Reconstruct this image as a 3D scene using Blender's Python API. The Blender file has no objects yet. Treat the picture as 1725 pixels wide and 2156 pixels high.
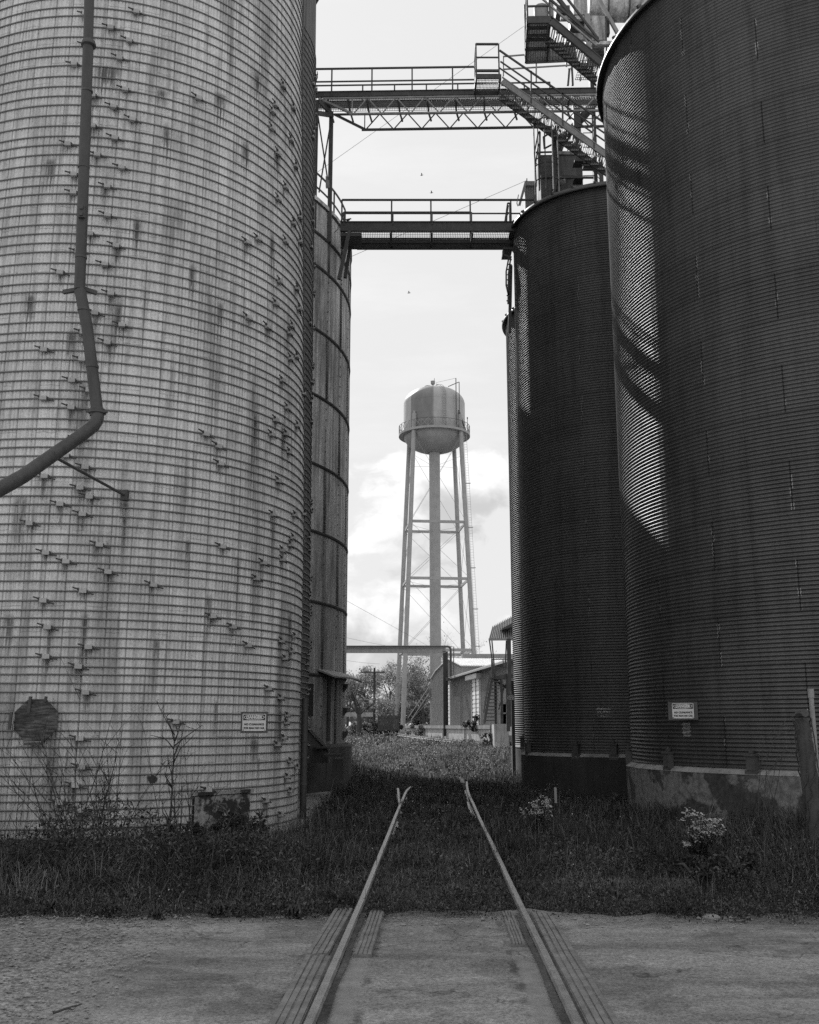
import bpy, math, random
import numpy as np
from mathutils import Vector, Matrix
RNG = random.Random(7)
PI = math.pi
sc = bpy.context.scene
COL = sc.collection

# ------------------------------------------------------------------ camera frame (used to read positions off at a known depth)
TH = math.radians(11.8); CAMZ = 1.69; F = 2156.0
def ray(u, v):
    x = (u-862.5)/F; y = (1078-v)/F
    return Vector((x, math.cos(TH)-y*math.sin(TH), math.sin(TH)+y*math.cos(TH)))
def P(u, v, Y):
    d = ray(u, v); t = Y/d.y
    return Vector((d.x*t, Y, CAMZ+d.z*t))
def cyl_hit(u, v, cx, cy, R):
    d = ray(u, v); A = d.x**2+d.y**2; B = cx*d.x+cy*d.y; C = cx*cx+cy*cy-R*R
    t = (B-math.sqrt(max(B*B-A*C, 0)))/A
    return Vector((d.x*t, d.y*t, CAMZ+d.z*t))

# ------------------------------------------------------------------ object helpers
ORG = {}
def tag(o, label, cat, group=None):
    o['label'] = label; o['category'] = cat
    if group: o['group'] = group
    return o
def thing(name, label, cat, loc, group=None):
    o = bpy.data.objects.new(name, None); COL.objects.link(o)
    o.location = loc; o.empty_display_size = .2; ORG[o] = Vector(loc)
    return tag(o, label, cat, group)
class MB:
    def __init__(s): s.v = []; s.f = []; s.sm = []
    def add(s, vs, fs, smooth=False):
        b = len(s.v); s.v += [tuple(p) for p in vs]
        s.f += [tuple(i+b for i in f) for f in fs]; s.sm += [smooth]*len(fs); return s
    def box(s, c, size, rz=0, M=None):
        hx, hy, hz = size[0]/2, size[1]/2, size[2]/2
        R = M if M is not None else Matrix.Rotation(rz, 3, 'Z')
        c = Vector(c)
        vs = [c+R@Vector((x*hx, y*hy, z*hz)) for x in (-1, 1) for y in (-1, 1) for z in (-1, 1)]
        return s.add(vs, [(0,1,3,2),(4,6,7,5),(0,4,5,1),(2,3,7,6),(0,2,6,4),(1,5,7,3)])
    def bar(s, p, q, w, h=None, up=(0, 0, 1)):
        p = Vector(p); q = Vector(q); d = q-p; L = d.length
        if L < 1e-6: return s
        d.normalize(); upv = Vector(up)
        if abs(d.dot(upv)) > .98: upv = Vector((0, 1, 0))
        sd = d.cross(upv).normalized(); u2 = sd.cross(d)
        M = Matrix((d, sd, u2)).transposed()
        return s.box((p+q)/2, (L, w, h or w), M=M)
    def tube(s, pts, r, n=8, cap=True, r2=None):
        pts = [Vector(p) for p in pts]; k = len(pts); vs = []; fs = []
        prev = None
        for i, p in enumerate(pts):
            d = (pts[min(i+1, k-1)]-pts[max(i-1, 0)]).normalized()
            if prev is None:
                a = Vector((0, 0, 1)) if abs(d.z) < .9 else Vector((1, 0, 0))
                sd = d.cross(a).normalized()
            else:
                sd = (prev-d*prev.dot(d)).normalized()
            prev = sd; u2 = d.cross(sd)
            rr = r if r2 is None else r+(r2-r)*i/(k-1)
            if isinstance(r, (list, tuple)): rr = r[i]
            for j in range(n):
                a = 2*PI*j/n; vs.append(p+(sd*math.cos(a)+u2*math.sin(a))*rr)
        for i in range(k-1):
            for j in range(n):
                a, b = i*n+j, i*n+(j+1) % n; fs.append((a, b, b+n, a+n))
        s.add(vs, fs, True)
        if cap:
            b = len(s.v)-len(vs)
            s.f += [tuple(b+j for j in reversed(range(n))), tuple(b+(k-1)*n+j for j in range(n))]; s.sm += [False]*2
        return s
    def lathe(s, prof, c=(0, 0), n=64, a0=0, a1=2*PI, smooth=True):
        full = abs(a1-a0-2*PI) < 1e-6; m = n if full else n+1; vs = []; fs = []
        for (r, z) in prof:
            for j in range(m):
                a = a0+(a1-a0)*j/n; vs.append((c[0]+r*math.cos(a), c[1]+r*math.sin(a), z))
        for i in range(len(prof)-1):
            for j in range(n):
                a, b = i*m+j, i*m+(j+1) % m; fs.append((a, b, b+m, a+m))
        return s.add(vs, fs, smooth)
    def prism(s, poly, ext):
        ext = Vector(ext); k = len(poly); a = [Vector(p) for p in poly]
        vs = a+[p+ext for p in a]
        fs = [tuple(reversed(range(k))), tuple(range(k, 2*k))]+[(i, (i+1) % k, (i+1) % k+k, i+k) for i in range(k)]
        return s.add(vs, fs)
    def build(s, name, mat, parent=None, sharp=40, kind=None):
        me = bpy.data.meshes.new(name); o0 = Vector((0, 0, 0))
        if parent is not None: o0 = ORG[parent]
        me.from_pydata([(p[0]-o0[0], p[1]-o0[1], p[2]-o0[2]) for p in s.v], [], s.f)
        me.polygons.foreach_set('use_smooth', s.sm); me.validate()
        return finish(name, me, mat, parent, sharp, kind)
def finish(name, me, mat, parent=None, sharp=40, kind=None):
    if sharp and len(me.polygons) < 60000: me.set_sharp_from_angle(angle=math.radians(sharp))
    me.materials.append(mat); me.update()
    o = bpy.data.objects.new(name, me); COL.objects.link(o)
    if parent is not None: o.parent = parent; ORG[o] = ORG[parent]
    else: ORG[o] = Vector((0, 0, 0))
    if kind: o['kind'] = kind
    return o
def np_mesh(name, V, Q=None, T=None, smooth=False):
    me = bpy.data.meshes.new(name); V = np.asarray(V, np.float32).reshape(-1, 3)
    nq = 0 if Q is None else len(Q); nt = 0 if T is None else len(T)
    me.vertices.add(len(V)); me.vertices.foreach_set('co', V.ravel())
    loops = np.concatenate([np.asarray(x, np.int32).ravel() for x in (Q, T) if x is not None])
    me.loops.add(len(loops)); me.loops.foreach_set('vertex_index', loops)
    st = np.concatenate([np.arange(nq)*4, nq*4+np.arange(nt)*3]).astype(np.int32)
    me.polygons.add(nq+nt); me.polygons.foreach_set('loop_start', st)
    me.polygons.foreach_set('use_smooth', np.full(nq+nt, smooth)); me.update(calc_edges=True)
    return me
def on_root(o):      # world position of a mesh built free of a parent
    return o

# ------------------------------------------------------------------ materials (all grey: the photograph is black and white)
class T:
    def __init__(s, nt): s.nt = nt
    def n(s, typ, ins=None, **pr):
        nd = s.nt.nodes.new(typ)
        for k, v in pr.items(): setattr(nd, k, v)
        for k, v in (ins or {}).items():
            sk = nd.inputs[k]
            if isinstance(v, bpy.types.NodeSocket): s.nt.links.new(v, sk)
            else: sk.default_value = v
        return nd
    def m(s, op, a, b=0., c=0., clamp=False):
        return s.n('ShaderNodeMath', {0: a, 1: b, 2: c}, operation=op, use_clamp=clamp).outputs[0]
    def mul(s, a, b): return s.m('MULTIPLY', a, b)
    def add(s, a, b): return s.m('ADD', a, b)
    def mr(s, x, a, b, c, d, smooth=False):
        return s.n('ShaderNodeMapRange', {'Value': x, 'From Min': a, 'From Max': b, 'To Min': c, 'To Max': d},
                   interpolation_type='SMOOTHSTEP' if smooth else 'LINEAR').outputs[0]
    def mix(s, f, a, b):
        return s.add(s.mul(a, s.m('SUBTRACT', 1., f)), s.mul(b, f))
    def noise(s, vec, scale, detail=4., rough=.55):
        return s.n('ShaderNodeTexNoise', {'Vector': vec, 'Scale': scale, 'Detail': detail, 'Roughness': rough}).outputs['Fac']
    def co(s, kind='Object'): return s.n('ShaderNodeTexCoord').outputs[kind]
    def xyz(s, vec):
        o = s.n('ShaderNodeSeparateXYZ', {0: vec}).outputs; return o[0], o[1], o[2]
    def vec(s, x, y, z): return s.n('ShaderNodeCombineXYZ', {0: x, 1: y, 2: z}).outputs[0]
    def scale(s, vec, k): return s.n('ShaderNodeMapping', {'Vector': vec, 'Scale': k}).outputs[0]
    def white(s, vec): return s.n('ShaderNodeTexWhiteNoise', {'Vector': vec}, noise_dimensions='3D').outputs['Value']
def material(name, fn):
    m = bpy.data.materials.new(name); m.use_nodes = True; nt = m.node_tree
    b = nt.nodes['Principled BSDF']; t = T(nt)
    r = fn(t, b)
    for k, v in r.items():
        if k == 'bump':
            h, st, di = v
            bn = t.n('ShaderNodeBump', {'Height': h, 'Strength': st, 'Distance': di}); nt.links.new(bn.outputs[0], b.inputs['Normal'])
        else:
            sk = b.inputs[k]
            if isinstance(v, bpy.types.NodeSocket): nt.links.new(v, sk)
            elif k == 'Base Color': sk.default_value = (v, v, v, 1)
            else: sk.default_value = v
    return m
def worn(name, base, var=.3, sc1=2.5, rough=.8, metal=0., streak=.25, dark=.5, bump=.15):
    """painted or bare surface with blotches, run marks and fine grain"""
    def fn(t, b):
        c = t.co(); big = t.noise(c, sc1, 6., .6)
        st = t.noise(t.scale(c, (7., 7., .5)), 1.3, 5., .6)
        fine = t.noise(c, 40., 3.)
        f = t.mr(big, .3, .7, 1-var, 1+var)
        f = t.mul(f, t.mr(st, .5, .72, 1., 1-streak))
        f = t.mul(f, t.mr(fine, .3, .7, .88, 1.12))
        patch = t.mr(t.noise(c, sc1*2.3, 8., .7), .62, .7, 0., 1., True)
        f = t.mix(patch, f, t.mul(f, dark))
        return {'Base Color': t.mul(f, base), 'Roughness': t.mr(big, .3, .7, rough-.08, min(rough+.1, 1)), 'Metallic': metal, 'bump': (fine, bump, .01)}
    return material(name, fn)

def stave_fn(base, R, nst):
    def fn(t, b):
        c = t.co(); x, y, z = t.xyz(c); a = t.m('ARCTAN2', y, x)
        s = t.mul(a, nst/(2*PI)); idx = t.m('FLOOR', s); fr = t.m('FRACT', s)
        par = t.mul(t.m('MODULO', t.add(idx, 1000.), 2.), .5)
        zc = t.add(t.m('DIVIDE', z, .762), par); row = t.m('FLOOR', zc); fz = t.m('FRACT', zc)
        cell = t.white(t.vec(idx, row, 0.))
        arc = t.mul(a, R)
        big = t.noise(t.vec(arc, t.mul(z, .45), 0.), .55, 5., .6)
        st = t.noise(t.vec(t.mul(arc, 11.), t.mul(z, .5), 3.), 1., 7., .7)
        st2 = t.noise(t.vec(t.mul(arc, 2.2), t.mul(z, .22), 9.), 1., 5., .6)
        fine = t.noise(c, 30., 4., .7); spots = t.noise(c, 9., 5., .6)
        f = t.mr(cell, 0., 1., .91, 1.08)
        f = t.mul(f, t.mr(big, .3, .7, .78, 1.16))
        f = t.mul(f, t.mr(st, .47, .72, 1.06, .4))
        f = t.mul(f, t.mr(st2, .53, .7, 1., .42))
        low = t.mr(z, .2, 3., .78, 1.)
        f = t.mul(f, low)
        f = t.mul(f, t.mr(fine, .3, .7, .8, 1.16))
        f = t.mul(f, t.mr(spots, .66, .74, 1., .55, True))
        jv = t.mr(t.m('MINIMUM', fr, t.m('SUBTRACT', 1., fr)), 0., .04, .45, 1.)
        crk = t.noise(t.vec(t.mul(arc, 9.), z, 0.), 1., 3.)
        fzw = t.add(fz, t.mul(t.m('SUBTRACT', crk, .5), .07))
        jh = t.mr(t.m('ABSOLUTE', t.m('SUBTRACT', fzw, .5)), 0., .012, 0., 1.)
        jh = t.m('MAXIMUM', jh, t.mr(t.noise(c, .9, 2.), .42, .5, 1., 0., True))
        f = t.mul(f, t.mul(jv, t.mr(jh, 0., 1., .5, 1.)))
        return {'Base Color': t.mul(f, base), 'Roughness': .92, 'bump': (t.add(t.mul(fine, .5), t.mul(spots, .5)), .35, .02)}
    return fn

def corr_fn(base, R, ring, z0, npan, metal, rough):
    def fn(t, b):
        c = t.co(); x, y, z = t.xyz(c); a = t.m('ARCTAN2', y, x)
        zr = t.m('DIVIDE', t.m('SUBTRACT', z, z0), ring); row = t.m('FLOOR', zr); fz = t.m('FRACT', zr)
        off = t.mul(t.m('MODULO', t.add(row, 100.), 2.), .5)
        s = t.add(t.mul(a, npan/(2*PI)), off); col = t.m('FLOOR', s); fr = t.m('FRACT', s)
        cell = t.white(t.vec(col, row, 1.))
        arc = t.mul(a, R)
        st = t.noise(t.vec(t.mul(arc, 5.), t.mul(z, .3), 0.), 1., 6., .6)
        big = t.noise(t.vec(arc, z, 0.), .6, 6., .65); fine = t.noise(c, 26., 4., .7)
        f = t.mr(cell, 0., 1., .95, 1.05)
        f = t.mul(f, t.mr(big, .3, .7, .78, 1.22)); f = t.mul(f, t.mr(st, .45, .75, 1.06, .72)); f = t.mul(f, t.mr(fine, .3, .7, .85, 1.15))
        d = t.m('MINIMUM', fr, t.m('SUBTRACT', 1., fr))
        wid = .006*npan/24
        vs = t.mr(d, wid, wid*2.2, .35, 1.)
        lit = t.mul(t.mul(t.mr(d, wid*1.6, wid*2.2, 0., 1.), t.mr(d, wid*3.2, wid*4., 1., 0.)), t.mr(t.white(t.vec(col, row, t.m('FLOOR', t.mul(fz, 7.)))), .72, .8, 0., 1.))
        hs = t.mr(t.m('MINIMUM', fz, t.m('SUBTRACT', 1., fz)), .0, .022, .6, 1.)
        # bolts along the seams
        bz = t.m('ABSOLUTE', t.m('SUBTRACT', t.m('FRACT', t.mul(zr, 12.)), .5))
        bolt = t.mul(t.mr(bz, .12, .2, 1., 0.), t.mr(t.m('ABSOLUTE', t.m('SUBTRACT', t.m('FRACT', t.mul(s, 2.)), .5)), wid*1.2, wid*2., 1., 0.))
        f = t.mul(f, t.mul(vs, hs)); f = t.mul(f, t.mr(bolt, 0., 1., 1., .45))
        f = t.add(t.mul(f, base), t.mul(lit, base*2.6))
        return {'Base Color': f, 'Roughness': t.mr(big, .3, .7, rough-.05, rough+.1), 'Metallic': metal, 'bump': (fine, .1, .01)}
    return fn

def asphalt_fn(t, b):
    c = t.co(); x, y, z = t.xyz(c)
    agg = t.n('ShaderNodeTexVoronoi', {'Vector': c, 'Scale': 42.}).outputs['Distance']
    fine = t.noise(c, 75., 4., .85); mid = t.noise(c, 7., 6., .65); big = t.noise(t.scale(c, (.5, 1.6, 1.)), .9, 6., .6)
    cr = t.n('ShaderNodeTexVoronoi', {'Vector': t.n('ShaderNodeVectorMath', {0: c, 1: t.n('ShaderNodeVectorMath', {0: t.n('ShaderNodeTexNoise', {'Vector': c, 'Scale': 3., 'Detail': 5.}).outputs['Color'], 'Scale': .55}, operation='SCALE').outputs[0]}, operation='ADD').outputs[0], 'Scale': .55}, feature='DISTANCE_TO_EDGE').outputs['Distance']
    crack = t.mr(cr, .0, .007, .4, 1.)
    crack = t.m('MAXIMUM', crack, t.mr(t.noise(c, 1.1, 3.), .45, .51, 1., 0., True))
    f = t.mr(agg, .0, .6, .6, 1.35)
    grit = t.noise(c, 22., 5., .8); f = t.mul(f, t.mr(fine, .25, .75, .5, 1.5)); f = t.mul(f, t.mr(grit, .3, .7, .66, 1.34)); f = t.mul(f, t.mr(mid, .3, .7, .8, 1.2)); f = t.mul(f, t.mr(big, .32, .7, .55, 1.4))
    streaks = t.noise(t.scale(c, (.7, 4., 1.)), 1.6, 6., .7)
    dust = t.mr(streaks, .52, .66, 0., 1., True)
    dust = t.mul(dust, t.mr(t.m('ABSOLUTE', t.m('SUBTRACT', x, .2)), 1.2, 2.6, .25, 1.))
    f = t.mix(t.mul(dust, .7), f, t.mr(fine, .3, .7, 1.25, 2.1))
    gr = t.mul(t.mr(t.add(x, t.mul(t.m('SUBTRACT', mid, .5), 2.4)), -1.7, -2.6, 0., 1., True), 1.)
    peb = t.white(t.n('ShaderNodeTexVoronoi', {'Vector': c, 'Scale': 34.}).outputs['Position']); peb2 = t.white(t.n('ShaderNodeTexVoronoi', {'Vector': c, 'Scale': 75.}).outputs['Position'])
    f = t.mix(t.mul(gr, .8), f, t.mul(t.mul(t.mr(peb, 0., 1., .45, 1.75), t.mr(peb2, 0., 1., .6, 1.5)), t.mr(mid, .3, .7, .75, 1.4)))
    patch = t.mr(t.noise(c, .75, 3., .5), .52, .535, 0., 1., True); f = t.mul(f, t.mix(patch, 1., .8))
    ru = t.m('SUBTRACT', x, t.add(.045, t.mul(y, .0238))); au = t.add(t.m('ABSOLUTE', ru), t.mul(t.m('SUBTRACT', t.noise(c, 4., 6., .7), .5), .14))
    mud = t.mul(t.mr(au, .53, .56, 0., 1., True), t.mr(au, .68, .71, 1., 0., True)); mud = t.mul(mud, t.mr(t.add(y, t.mul(mid, .8)), 8.3, 8.7, 1., .25))
    f = t.mix(t.mul(mud, .75), f, t.mul(t.mr(mid, .3, .7, .95, 1.5), t.mr(fine, .25, .75, .8, 1.2)))
    rim = t.mul(t.mr(au, .47, .5, 0., 1., True), t.mr(au, .52, .56, 1., 0., True)); f = t.mul(f, t.mr(t.mul(rim, t.mr(t.noise(c, 2.5, 4.), .45, .6, 0., 1.)), 0., 1., 1., .5))
    f = t.mul(f, crack)
    spots = t.mul(t.mr(t.noise(c, 14., 3., .6), .68, .74, 1., .4, True), t.mr(t.noise(c, 2.2, 5., .6), .6, .7, 1., .62, True))
    f = t.mul(f, spots)
    h = t.add(t.mul(agg, .4), t.add(t.mul(fine, .5), t.mul(mid, 1.5)))
    return {'Base Color': t.mul(f, .2), 'Roughness': .93, 'Specular IOR Level': .25, 'bump': (h, .8, .016)}

def soil_fn(t, b):
    c = t.co(); a = t.noise(c, 1.2, 6., .65); f = t.noise(c, 25., 5., .75)
    gx, gy, _ = t.xyz(c); dd = t.m('SQRT', t.add(t.m('POWER', t.mul(t.m('SUBTRACT', gx, 2.6), .55), 2.), t.m('POWER', t.mul(t.m('SUBTRACT', gy, 12.1), 1.3), 2.)))
    bare = t.mr(t.add(dd, t.mul(t.m('SUBTRACT', a, .5), 1.2)), .9, .6, 0., 1., True); f = t.mul(f, t.add(1., t.mul(bare, .6)))
    return {'Base Color': t.mul(t.mul(t.mr(a, .3, .7, .5, 1.6), t.mr(f, .25, .75, .5, 1.5)), .085), 'Roughness': 1., 'Specular IOR Level': .1, 'bump': (f, .6, .04)}

def stain_mat():
    m = bpy.data.materials.new('dark_stain'); m.use_nodes = True; nt = m.node_tree; t = T(nt); b = nt.nodes['Principled BSDF']; out = nt.nodes['Material Output']
    c = t.co(); x, y, z = t.xyz(c); rnd = t.n('ShaderNodeObjectInfo').outputs['Random']
    n = t.noise(t.vec(t.add(t.mul(x, 2.4), t.mul(rnd, 40.)), t.mul(z, .9), t.mul(rnd, 17.)), 2.2, 6., .7)
    side = t.mr(t.m('ABSOLUTE', x), .1, .95, 1., 0., True); fall = t.mr(z, -1., .0, .0, 1.)
    a = t.mul(t.mul(t.mr(t.add(n, t.mul(t.m('SUBTRACT', fall, .6), .22)), .4, .62, 0., 1., True), t.mul(side, t.m('POWER', fall, .6))), .62)
    a = t.mul(a, t.mr(z, -.04, .06, 1., 0.))
    b.inputs['Base Color'].default_value = (.03, .03, .03, 1); b.inputs['Roughness'].default_value = .95
    tr = t.n('ShaderNodeBsdfTransparent'); mx = t.n('ShaderNodeMixShader', {0: a, 1: tr.outputs[0], 2: b.outputs[0]}); nt.links.new(mx.outputs[0], out.inputs['Surface']); return m
def leafmat(name, lo, hi, trans=.35, rough=.6):
    m = bpy.data.materials.new(name); m.use_nodes = True; nt = m.node_tree; t = T(nt)
    b = nt.nodes['Principled BSDF']; out = nt.nodes['Material Output']
    ri = t.n('ShaderNodeNewGeometry').outputs['Random Per Island']
    c = t.co(); big = t.noise(c, 1.1, 4.)
    v = t.mul(t.add(lo, t.mul(t.m('POWER', ri, 2.2), hi-lo)), t.mr(big, .3, .7, .55, 1.5))
    nt.links.new(v, b.inputs['Base Color']); b.inputs['Roughness'].default_value = rough; b.inputs['Specular IOR Level'].default_value = .25
    tr = t.n('ShaderNodeBsdfTranslucent', {'Color': v})
    mx = t.n('ShaderNodeMixShader', {0: trans, 1: b.outputs[0], 2: tr.outputs[0]})
    nt.links.new(mx.outputs[0], out.inputs['Surface']); return m

RL, RS1, RS2 = 3.66, 4.57, 2.74
def tank_fn(t, b):
    c = t.co(); x, y, z = t.xyz(c)
    big = t.noise(t.scale(c, (1., 1., .45)), .9, 7., .65); st = t.noise(t.scale(c, (5., 5., .3)), 1.2, 6., .65); st2 = t.noise(t.scale(c, (11., 11., .7)), 1., 5., .7); fine = t.noise(c, 14., 6., .75)
    f = t.mul(t.mr(big, .3, .7, .5, 1.5), t.mr(st, .35, .68, 1.4, .4))
    f = t.add(f, t.mr(st2, .62, .72, 0., 1.1, True)); f = t.mul(f, t.mr(fine, .3, .7, .65, 1.3))
    f = t.mul(f, t.mr(z, 0., 6., .75, 1.05))
    return {'Base Color': t.mul(f, .46), 'Roughness': .8, 'Metallic': .1, 'bump': (t.add(fine, st2), .3, .015)}
MAT = dict(
    mud=worn('dried_mud', .24, .35, 3., .95, 0., .2, .6, .8),
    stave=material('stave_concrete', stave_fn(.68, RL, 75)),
    stave_dark=material('shaded_stave_concrete', stave_fn(.2, RL, 75)),  # same stave wall, the rear silo's shade put into a darker base
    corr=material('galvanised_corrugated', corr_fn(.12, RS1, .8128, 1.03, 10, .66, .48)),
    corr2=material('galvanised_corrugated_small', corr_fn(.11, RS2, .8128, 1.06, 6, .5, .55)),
    hoop=worn('hoop_steel', .2, .2, 3., .55, .3, .1, .6),
    lug=worn('cast_lug', .42, .25, 9., .6, .2, .1, .5),
    twig=worn('twigs', .045, .2, 6., .9, 0., .1, .6), tank=material('weathered_tank_plate', tank_fn),
    tankseam=worn('tank_flange', .09, .3, 3., .8, 0., .2, .6),
    steel=worn('dark_rusty_steel', .085, .35, 5., .7, .15, .2, .6),
    steelpale=worn('faded_painted_steel', .3, .2, 6., .65, .1, .2, .35),
    grate=worn('grating', .25, .2, 8., .6, .3, 0., .6),
    pipe=worn('dull_pipe', .07, .25, 3., .6, .2, .3, .5),
    conc=worn('old_concrete', .26, .3, 1.6, .92, 0., .5, .5, .4),
    conc2=worn('pale_concrete', .42, .25, 2., .92, 0., .45, .5, .4),
    tankfoot=worn('shaded_footing', .09, .4, 1.6, .92, 0., .5, .5, .4), concdark=worn('dark_concrete', .045, .4, 1.4, .92, 0., .4, .4, .4),  # steps and middle bin base share one very dark concrete tone
    tower=worn('tower_paint', .36, .14, 1.5, .5, .05, .12, .8, .05),
    wood=worn('old_wood', .075, .35, 4., .9, 0., .4, .5, .4),
    rail=worn('rail_steel', .3, .25, 4., .42, .6, .1, .6),
    strip=worn('crossing_strip', .17, .35, 6., .85, 0., .3, .5, .6),
    signwhite=worn('sign_white', .62, .06, 8., .5, 0., .05, .8, .02),
    black=worn('black_paint_and_shade', .02, .2, 8., .5, 0., 0., .8, .02),  # also stands for the shade inside openings
    rust=material('rusty_plate', lambda t, b: (lambda c: {'Base Color': t.mul(t.mr(t.noise(t.n('ShaderNodeMapping', {'Vector': c, 'Rotation': (0., .9, 0.), 'Scale': (3., 3., 22.)}).outputs[0], 1.6, 6., .7), .4, .68, .02, .15), t.mr(t.noise(c, 5., 5., .65), .35, .62, .35, 1.5)), 'Roughness': .75, 'bump': (t.noise(c, 18., 5., .7), .3, .01)})(t.co())),
    siding=worn('painted_siding', .26, .12, 2., .6, .05, .25, .8),
    roofw=worn('pale_roof_sheet', .6, .1, 2., .5, .1, .15, .8),
    doorw=worn('white_roller_door', .8, .08, 4., .5, 0., .1, .8),
    bark=worn('bark', .06, .35, 6., .95, 0., .3, .5, .6),
    ash=material('asphalt', asphalt_fn), soil=material('soil', soil_fn),
    footing=material('broken_footing', lambda t, b: (lambda c: {'Base Color': t.mul(t.mr(t.noise(c, 3.5, 7., .7), .46, .56, .03, .3, True), t.mr(t.noise(c, 20., 4.), .3, .7, .7, 1.2)), 'Roughness': .95})(t.co())),
    stain=stain_mat(), grass=leafmat('grass_blades', .018, .2, .4), grassdry=leafmat('dry_grass', .1, .34, .4),
    leaf=leafmat('weed_leaves', .02, .16, .35), leaftree=leafmat('tree_leaves', .14, .42, .5),
    flower=leafmat('white_petals_and_glints', .32, .6, .3), leaflite=leafmat('pale_leaves', .16, .45, .4),  # petals, and the sun glints painted into the grass
)
# ------------------------------------------------------------------ ground
def gz(x, y):
    return -.05 + .0125*np.clip(np.asarray(y, float)-25, 0, 95)
def gzf(x, y): return float(gz(x, y))
def hills(x, y):
    return .035*np.sin(x*1.7+y*.6)*np.sin(y*1.1-x*.3)+.02*np.sin(x*4.1+1)*np.sin(y*3.3)
def build_ground():
    xs = np.concatenate([np.linspace(-1500, -40, 14), np.linspace(-38, 38, 153), np.linspace(40, 1500, 14)])
    ys = np.concatenate([np.linspace(-300, -5, 8), np.linspace(-4, 60, 161), np.linspace(62, 150, 45), np.linspace(170, 2500, 14)])
    X, Y = np.meshgrid(xs, ys); Z = gz(X, Y)+np.where(Y > 10.3, hills(X, Y), 0)-np.where(Y < 10.0, .03, 0)
    V = np.stack([X, Y, Z], -1).reshape(-1, 3); nx, ny = len(xs), len(ys)
    i = (np.arange(ny-1)[:, None]*nx+np.arange(nx-1)[None]).ravel()
    o = finish('ground', np_mesh('ground', V, np.stack([i, i+1, i+1+nx, i+nx], -1), smooth=True), MAT['soil'], None, 0, 'structure')
build_ground()
def edge_y(x):
    return 9.95-.015*x+.16*math.sin(x*.95+.6)+.10*math.sin(x*2.3)+.07*math.sin(x*5.7+1)+.05*math.sin(x*11+2)+.035*math.sin(x*23)
def build_road():
    xs = np.linspace(-40, 40, 641); V = []; rows = [-30, 0, 5, 8, 9.2]
    for y in rows: V += [(x, y, .0+.006*math.sin(x*.9)*math.sin(y)) for x in xs]
    V += [(x, edge_y(x), -.004) for x in xs]; V += [(x, edge_y(x)+.05, -.12) for x in xs]
    nx = len(xs); i = (np.arange(len(rows)+1)[:, None]*nx+np.arange(nx-1)[None]).ravel()
    finish('asphalt_road', np_mesh('asphalt_road', V, np.stack([i, i+1, i+1+nx, i+nx], -1), smooth=True), MAT['ash'], None, 0, 'structure')
build_road()
def rock_mesh(mb, c, r, rn):
    t = [(0, 0, 1), (.9, 0, .1), (.2, .9, 0), (-.8, .5, .1), (-.7, -.6, 0), (.3, -.9, .1), (0, 0, -.6)]
    vs = [(c[0]+r*p[0]*rn.uniform(.7, 1.3), c[1]+r*p[1]*rn.uniform(.7, 1.3), c[2]+.7*r*p[2]*rn.uniform(.6, 1.2)) for p in t]
    mb.add(vs, [(0,1,2),(0,2,3),(0,3,4),(0,4,5),(0,5,1),(6,2,1),(6,3,2),(6,4,3),(6,5,4),(6,1,5)])
mb = MB(); rn = random.Random(3)
for k in range(2600):
    x = -1.9-abs(rn.gauss(0, 1.3)) if k < 2050 else rn.uniform(-4.2, 4.2)
    y = rn.uniform(6.2, 9.9) if k < 2050 else (9.75-abs(rn.gauss(0, .22)))
    rock_mesh(mb, (x, y, .006), rn.choice([.006, .007, .009, .011, .015])*(1.7 if rn.random() < .06 else 1), rn)
mb.build('gravel', MAT['conc'], None, 0, 'stuff')
# stick and flat stone lying on the asphalt
c0 = P(118, 2139, 6.6)
mb = MB(); mb.tube([P(112, 2141, 6.56)+Vector((0, 0, .02)), P(135, 2136, 6.62)+Vector((0, 0, .03)), P(150, 2128, 6.75)+Vector((0, 0, .02)), P(172, 2122, 6.85)+Vector((0, 0, .02))], .007, 6)
tag(mb.build('stick', MAT['bark']), 'thin dark crooked stick lying on the gravelly asphalt', 'stick')
mb = MB(); q = P(1497, 1934, 9.75); mb.lathe([(0, .03), (.06, .028), (.085, .012), (.085, -.02)], (q.x, q.y), 9, smooth=False)
tag(mb.build('flat_stone', MAT['mud']), 'pale flat stone at the grassy edge of the asphalt', 'stone')
# concrete apron between the silos
mb = MB(); mb.prism([(-4.4, 17.3, -.3), (-1.95, 17.0, -.3), (-1.62, 18.4, -.3), (-1.78, 23, -.3), (-1.98, 27, -.3), (-5, 27, -.3)], (0, 0, .36))
mb.build('concrete_apron', MAT['conc'], None, 0, 'structure')

# ------------------------------------------------------------------ railway
def rail_x(y, s): return .045+.0238*y+s*.765+(.0028*max(0, y-24)**2)
RP = [(-.035, .012), (-.034, .0), (-.012, -.012), (-.009, -.1), (-.07, -.115), (-.07, -.13), (.07, -.13), (.07, -.115), (.009, -.1), (.012, -.012), (.034, .0), (.035, .012), (.024, .03), (-.024, .03)]
def sweep(pts, prof, zoff=0.):
    mb = MB(); vs = []; fs = []; k = len(prof)
    for i, p in enumerate(pts):
        d = (Vector(pts[min(i+1, len(pts)-1)])-Vector(pts[max(i-1, 0)])).normalized(); sd = Vector((d.y, -d.x, 0)).normalized()
        for (a, h) in prof: vs.append(Vector(p)+sd*a+Vector((0, 0, h+zoff)))
    for i in range(len(pts)-1):
        for j in range(k): a, b = i*k+j, i*k+(j+1) % k; fs.append((a, b, b+k, a+k))
    fs += [tuple(range(k)), tuple((len(pts)-1)*k+j for j in reversed(range(k)))]
    return mb.add(vs, fs)
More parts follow.
